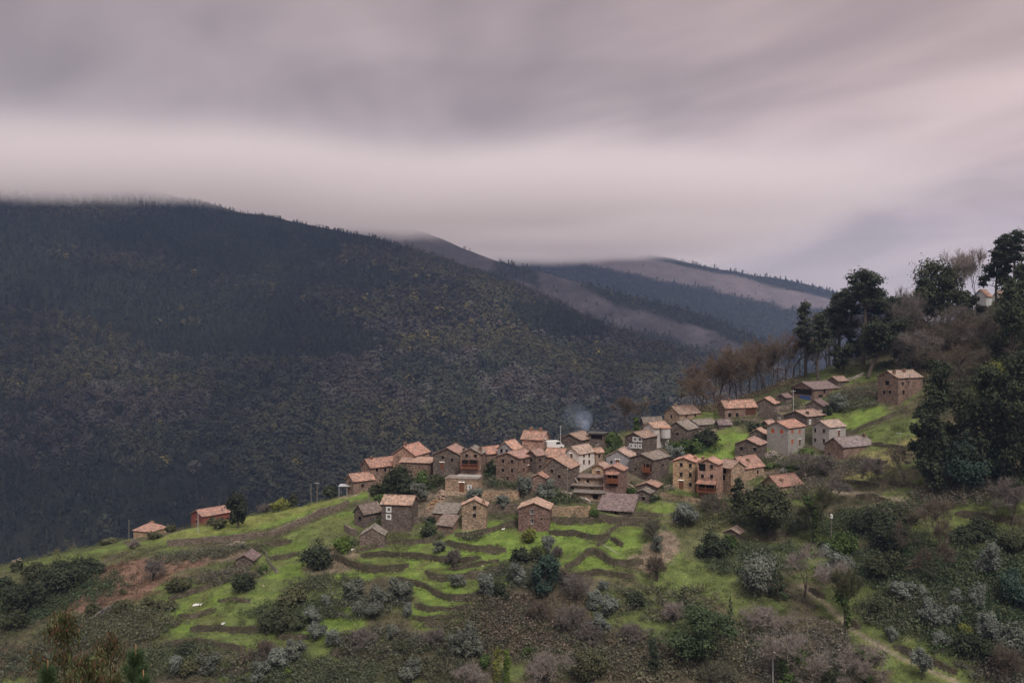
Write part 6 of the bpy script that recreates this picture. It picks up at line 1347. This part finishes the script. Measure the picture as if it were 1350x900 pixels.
# smoke drifting up from a chimney by the black shed
sm, t, v = vol_mat('smoke', (0.62, 0.74, 1.0), 0.05)
for i, (u, v_, Y, rx, rz, dn) in enumerate([(772,561,300,1.4,1.8,.11),(769,553,302,2.8,3.0,.035),(762,547,304,5.0,4.0,.010),(1184,489,322,1.2,1.8,.05)]):
    c = P(u, v_, Y); bm = bmesh.new(); bmesh.ops.create_icosphere(bm, subdivisions=3, radius=1.0)
    for q in bm.verts: k_ = 1 + .35 * (vnoise(q.co.x * 2 + 5 * i, q.co.y * 2 + q.co.z * 2.3, 3 + i) - .5); q.co = (q.co.x * rx * float(k_), q.co.y * rx * float(k_), q.co.z * rz * float(k_))
    me = bpy.data.meshes.new('smoke'); bm.to_mesh(me); bm.free(); m_, _, _ = vol_mat('smoke', (0.62, 0.74, 1.0), dn)
    tag(link('smoke', me, m_, None, tuple(c)), ['thick foot of the bluish smoke by the black shed','thin middle of the bluish smoke plume','faint spreading top of the bluish smoke plume','thin smoke over the chimney of the uppermost house'][i], 'smoke', kind='stuff')

# ------------------------------------------------------------------ close young trees at the lower left
def near_euc(u, vtop, Y, wp, label, seed, topdark):
    r = np.random.RandomState(seed); rr = random.Random(seed); T = P(u, vtop, Y); gz = float(hgt(T[0], T[1])[0]); Hh = T[2] - gz; root = empty('eucalyptus_sapling', (T[0], T[1], gz)); tag(root, label, 'sapling', 'young eucalyptus close to the viewer')
    W = wp * Y / F; mb = MB(); limb(mb, (0, 0, -.3), (0, 0, Hh - .1), .06, .012, rr, .01, 6); tips = []
    for i in range(40):
        z = Hh - rr.random() ** 1.1 * min(Hh * .8, 3.2); a = rr.uniform(0, 6.28); L = W * .5 * min(1, .25 + (Hh - z) * .7) * rr.uniform(.5, 1.05); e = (math.cos(a) * L, math.sin(a) * L, z + .12)
        limb(mb, (0, 0, z - .3), e, .012, .004, rr, .1, 3, 4); tips += [(e[0] * t, e[1] * t, z - .3 + .42 * t) for t in (.55, .75, .9, 1.0)]
    mb.build('trunk', BARK, root); T_ = np.array(tips); k = r.randint(0, len(T_), 2600); c = T_[k] + r.randn(2600, 3) * .11
    d = r.randn(2600, 3) * .45; d[:, 2] = -1; d /= np.linalg.norm(d, axis=1)[:, None]; L = (.13 + .11 * r.rand(2600))[:, None]; a = np.cross(d, r.randn(2600, 3)); a /= np.linalg.norm(a, axis=1)[:, None]; a *= .019
    V = np.stack([c, c + d * L * .4 + a, c + d * L, c + d * L * .4 - a], 1); cl = np.where(r.rand(2600)[:, None] < .36, np.array((.100, .060, .036)), np.array((.062, .070, .030))) * (.6 + .8 * r.rand(2600))[:, None]
    link('leaves', npmesh('leaves', V.reshape(-1, 3), np.arange(10400).reshape(-1, 4), np.repeat(cl, 4, 0)), LEAF, root)
near_euc(84, 812, 24, 84, 'young eucalyptus with drooping olive leaves at the bottom left', 5, 1)
near_euc(146, 834, 26, 60, 'smaller reddish young eucalyptus right of the drooping one', 9, 0)
near_euc(112, 866, 23, 84, 'low reddish eucalyptus shoots between the two taller saplings', 12, 0)
def near_pine(u, vtop, Y, wp, label, seed):
    r = np.random.RandomState(seed); T = P(u, vtop, Y); gz = float(hgt(T[0], T[1])[0]); Hh = T[2] - gz; root = empty('young_pine', (T[0], T[1], gz)); tag(root, label, 'pine tree', 'young pines close to the viewer')
    mb = MB(); mb.tube((0, 0, -.3), (0, 0, Hh - .25), .07, .018, 8); W = wp * Y / F; shoots = [((0, 0, Hh - .9), (0, 0, Hh - .12))]
    for z, q in ((.45, .22), (.75, .38), (1.2, .5), (1.8, .6), (2.4, .65)):
        for i in range(6): a = i * 1.05 + z * 3; e = (math.cos(a) * W * q, math.sin(a) * W * q, Hh - z + .25); mb.tube((0, 0, Hh - z - .15), e, .015, .008, 5); shoots.append(((e[0] * .45, e[1] * .45, Hh - z - .05), e))
    mb.build('trunk', BARK, root); mb = MB(); mb.tube((0, 0, Hh - .25), (0, 0, Hh + .02), .022, .012, 6); o = mb.build('bud', mat_simple('pine_bud', (.34, .19, .11), .2, 8), root)
    A = np.array([s[0] for s in shoots]); B_ = np.array([s[1] for s in shoots]); k = np.repeat(np.arange(len(A)), 230); t_ = r.rand(len(k))[:, None]; p = A[k] * (1 - t_) + B_[k] * t_
    ax = (B_ - A)[k]; ax /= np.linalg.norm(ax, axis=1)[:, None]; d = ax * .9 + r.randn(len(k), 3) * .55; d /= np.linalg.norm(d, axis=1)[:, None]; L = .16; a = np.cross(d, r.randn(len(k), 3)); a /= np.linalg.norm(a, axis=1)[:, None]; a *= .0035
    V = np.stack([p - a, p + a, p + d * L + a * .4, p + d * L - a * .4], 1); cl = np.array((.060, .098, .046))[None] * (.6 + .8 * r.rand(len(k)))[:, None]
    link('needles', npmesh('needles', V.reshape(-1, 3), np.arange(len(V) * 4).reshape(-1, 4), np.repeat(cl, 4, 0)), LEAF, root)
near_pine(179, 850, 22, 34, 'tallest young pine with a brown bud at the bottom left', 3)
near_pine(63, 871, 21, 26, 'young pine with an orange bud under the drooping eucalyptus', 4)
near_pine(189, 884, 20, 18, 'smallest young pine tip at the bottom edge right of the tallest', 6)
